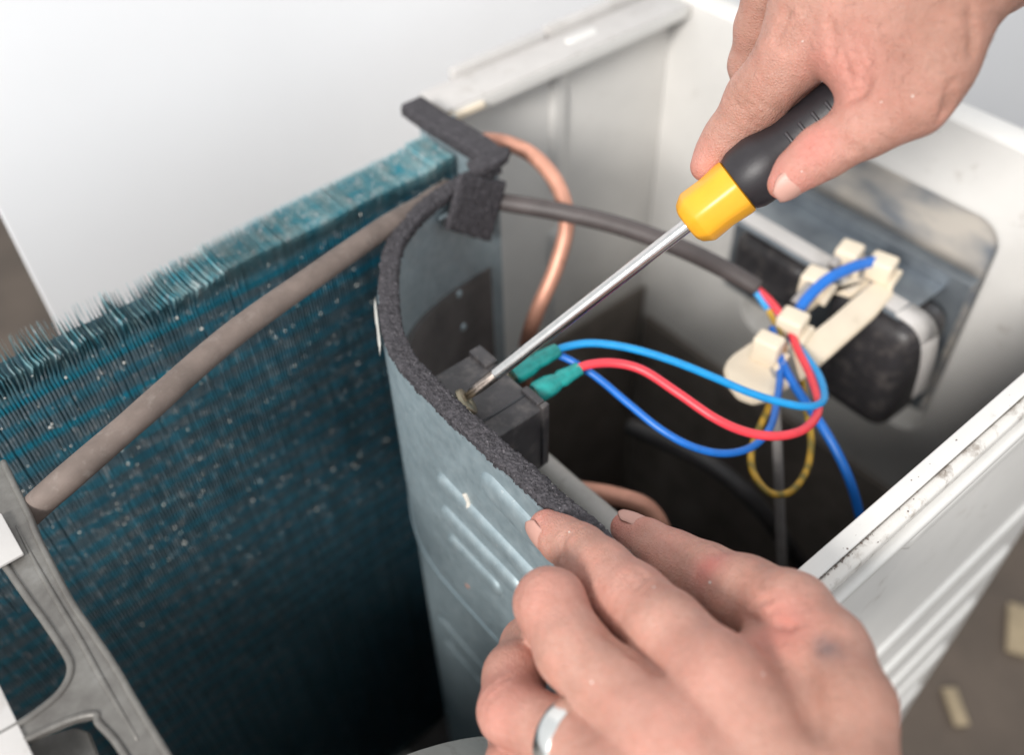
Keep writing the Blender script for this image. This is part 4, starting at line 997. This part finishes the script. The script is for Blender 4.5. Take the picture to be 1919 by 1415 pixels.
joint(I, 3, (-3.5, -1.5, 0.6, 3), 0.75, 0.65, 15); joint(Th, 2, (-3.2, -1.2, 1.0, 3.2), 0.7, 0.6, 14); joint(I, 2, (0,), 0.6, 0.3, 10)
creases = [([(100.1, -47.0, 118.9), (97.7, -50.4, 116.4), (97.0, -52.0, 112.0)], 0.95, 1.0), ([(99.5, -50.8, 117.1), (96.9, -55.0, 113.8), (97.0, -59.5, 107.8)], 0.7, 0.42), ([(99.9, -53.6, 118.0), (98.1, -57.9, 115.1), (97.4, -62.7, 111.2)], 0.7, 0.42),
           ([(99.7, -56.4, 118.6), (98.2, -61.5, 115.3), (98.0, -64.0, 113.3)], 0.7, 0.35), ([(93.7, -56.4, 113.7), (95.6, -59.1, 112.8), (97.8, -61.7, 112.1)], 0.6, 0.25), ([(93.0, -58.5, 111.7), (95.1, -61.3, 110.8), (96.4, -63.8, 109.8)], 0.6, 0.3), ([(97.1, -64.1, 110.0), (97.2, -63.6, 106.3), (96.1, -61.9, 104.1)], 1.1, 0.8),
           ([(111.6, -77.8, 130.4), (108.8, -81.8, 125.8), (107.8, -84.0, 120.7)], 1.2, 0.6), ([(95.0, -87.2, 109.4), (97.3, -86.2, 112.9), (100.4, -84.9, 117.0)], 1.0, 0.5), ([(96.5, -87.5, 110.0), (98.5, -87.1, 114.3)], 1.0, 0.4), ([(103.6, -30.9, 115.1), (101.7, -31.1, 111.1), (100.3, -30.6, 106.5)], 1.1, 0.6),
           ([(91.9, -26.4, 90.8), (91.5, -29.9, 90.7), (91.8, -32.9, 90.1)], 0.6, 0.35), ([(90.4, -26.7, 89.7), (90.1, -30.3, 89.6), (90.2, -32.8, 89.2)], 0.6, 0.35), ([(83.9, -66.1, 97.8), (84.4, -69.0, 97.3), (85.5, -70.9, 95.2)], 0.65, 0.45), ([(85.4, -66.6, 98.4), (86.2, -70.0, 97.7), (87.2, -71.6, 95.7)], 0.6, 0.35), ([(85.4, -60.6, 102.8), (88.3, -61.1, 102.9)], 0.7, 0.5)]
flush = [(I[0], 8, .5), (I[4], 10, .25), (Th[0], 10, .6), (Th[1], 8, .5), ((82.7, -60.6, 94.4), 8, .6), ((99.0, -58.6, 108.3), 14, .4), ((100.8, -49.9, 108.9), 9, .4), (Th[4], 10, .2)]
tanv = [((106.5, -78.6, 125.4), 26, .5), ((116.3, -81.7, 128.9), 30, .6), ((90.7, -30.5, 91.2), 9, .4), ((113.1, -64.0, 123.7), 20, .3), ((101.2, -83.4, 113.1), 14, .4), ((111.5, -15.3, 103.8), 14, .3)]
hand_r = hand_mesh('hand', [(I, 5), (M2, 5), (R2, 5), (P2, 5), (Th, 6)], palm, creases, bands, flush, (50, -160, 50), (250, 30, 215), 0.8, 1.4, 9.0, None, (), tanv)
tag(hand_r, 'bare hand gripping the screwdriver with thumb and index finger', 'hand')
set_nail(hand_r, Th, -up_ * 0.75 + tow * 0.6 + left * 0.1, 13.5, 9.6, 2.4, 1.35, 0.16)

grow_hair(hand_r, [((106.9, -80.2, 124.4), 26, 1), ((109.6, -63.7, 121.8), 22, .8), ((119.0, -82.7, 129.7), 30, 1), ((102.7, -26.0, 107.2), 9, .5)], 420, (0.5, -0.3, 0.2), 2, 4.8)
grow_hair(hand_l, [((-1.3, -149.0, 31.0), 22, 1), ((-8.4, -161.6, 31.2), 25, 1), ((-20.9, -146.2, 31.2), 16, .4)], 200, (-0.5, 0.4, 0.1), 1.5, 3.5)
specks(hand_r, [(p, r) for p, r in (((101.5, -37.5, 109.0), .35), ((100.1, -36.5, 101.9), .3), ((97.7, -78.1, 110.9), .4), ((96.1, -81.9, 107.0), .35), ((97.6, -68.3, 104.3), .3), ((95.7, -65.5, 101.1), .25), ((79.9, -61.9, 86.2), .3))])
specks(hand_l, [(p, r) for p, r in (((-11.2, -67.4, 6.0), .35), ((-37.2, -82.8, 20.6), .5), ((-42.9, -110.2, 17.5), .45), ((9.5, -108.6, 12.3), .5), ((5.3, -107.4, 10.8), .6), ((8.6, -101.1, 9.1), .5), ((-14.1, -103.9, 25.3), .4), ((-11.5, -98.6, 23.9), .5), ((-12.3, -139.5, 27.5), .4), ((5.9, -146.3, 33.2), .35))])
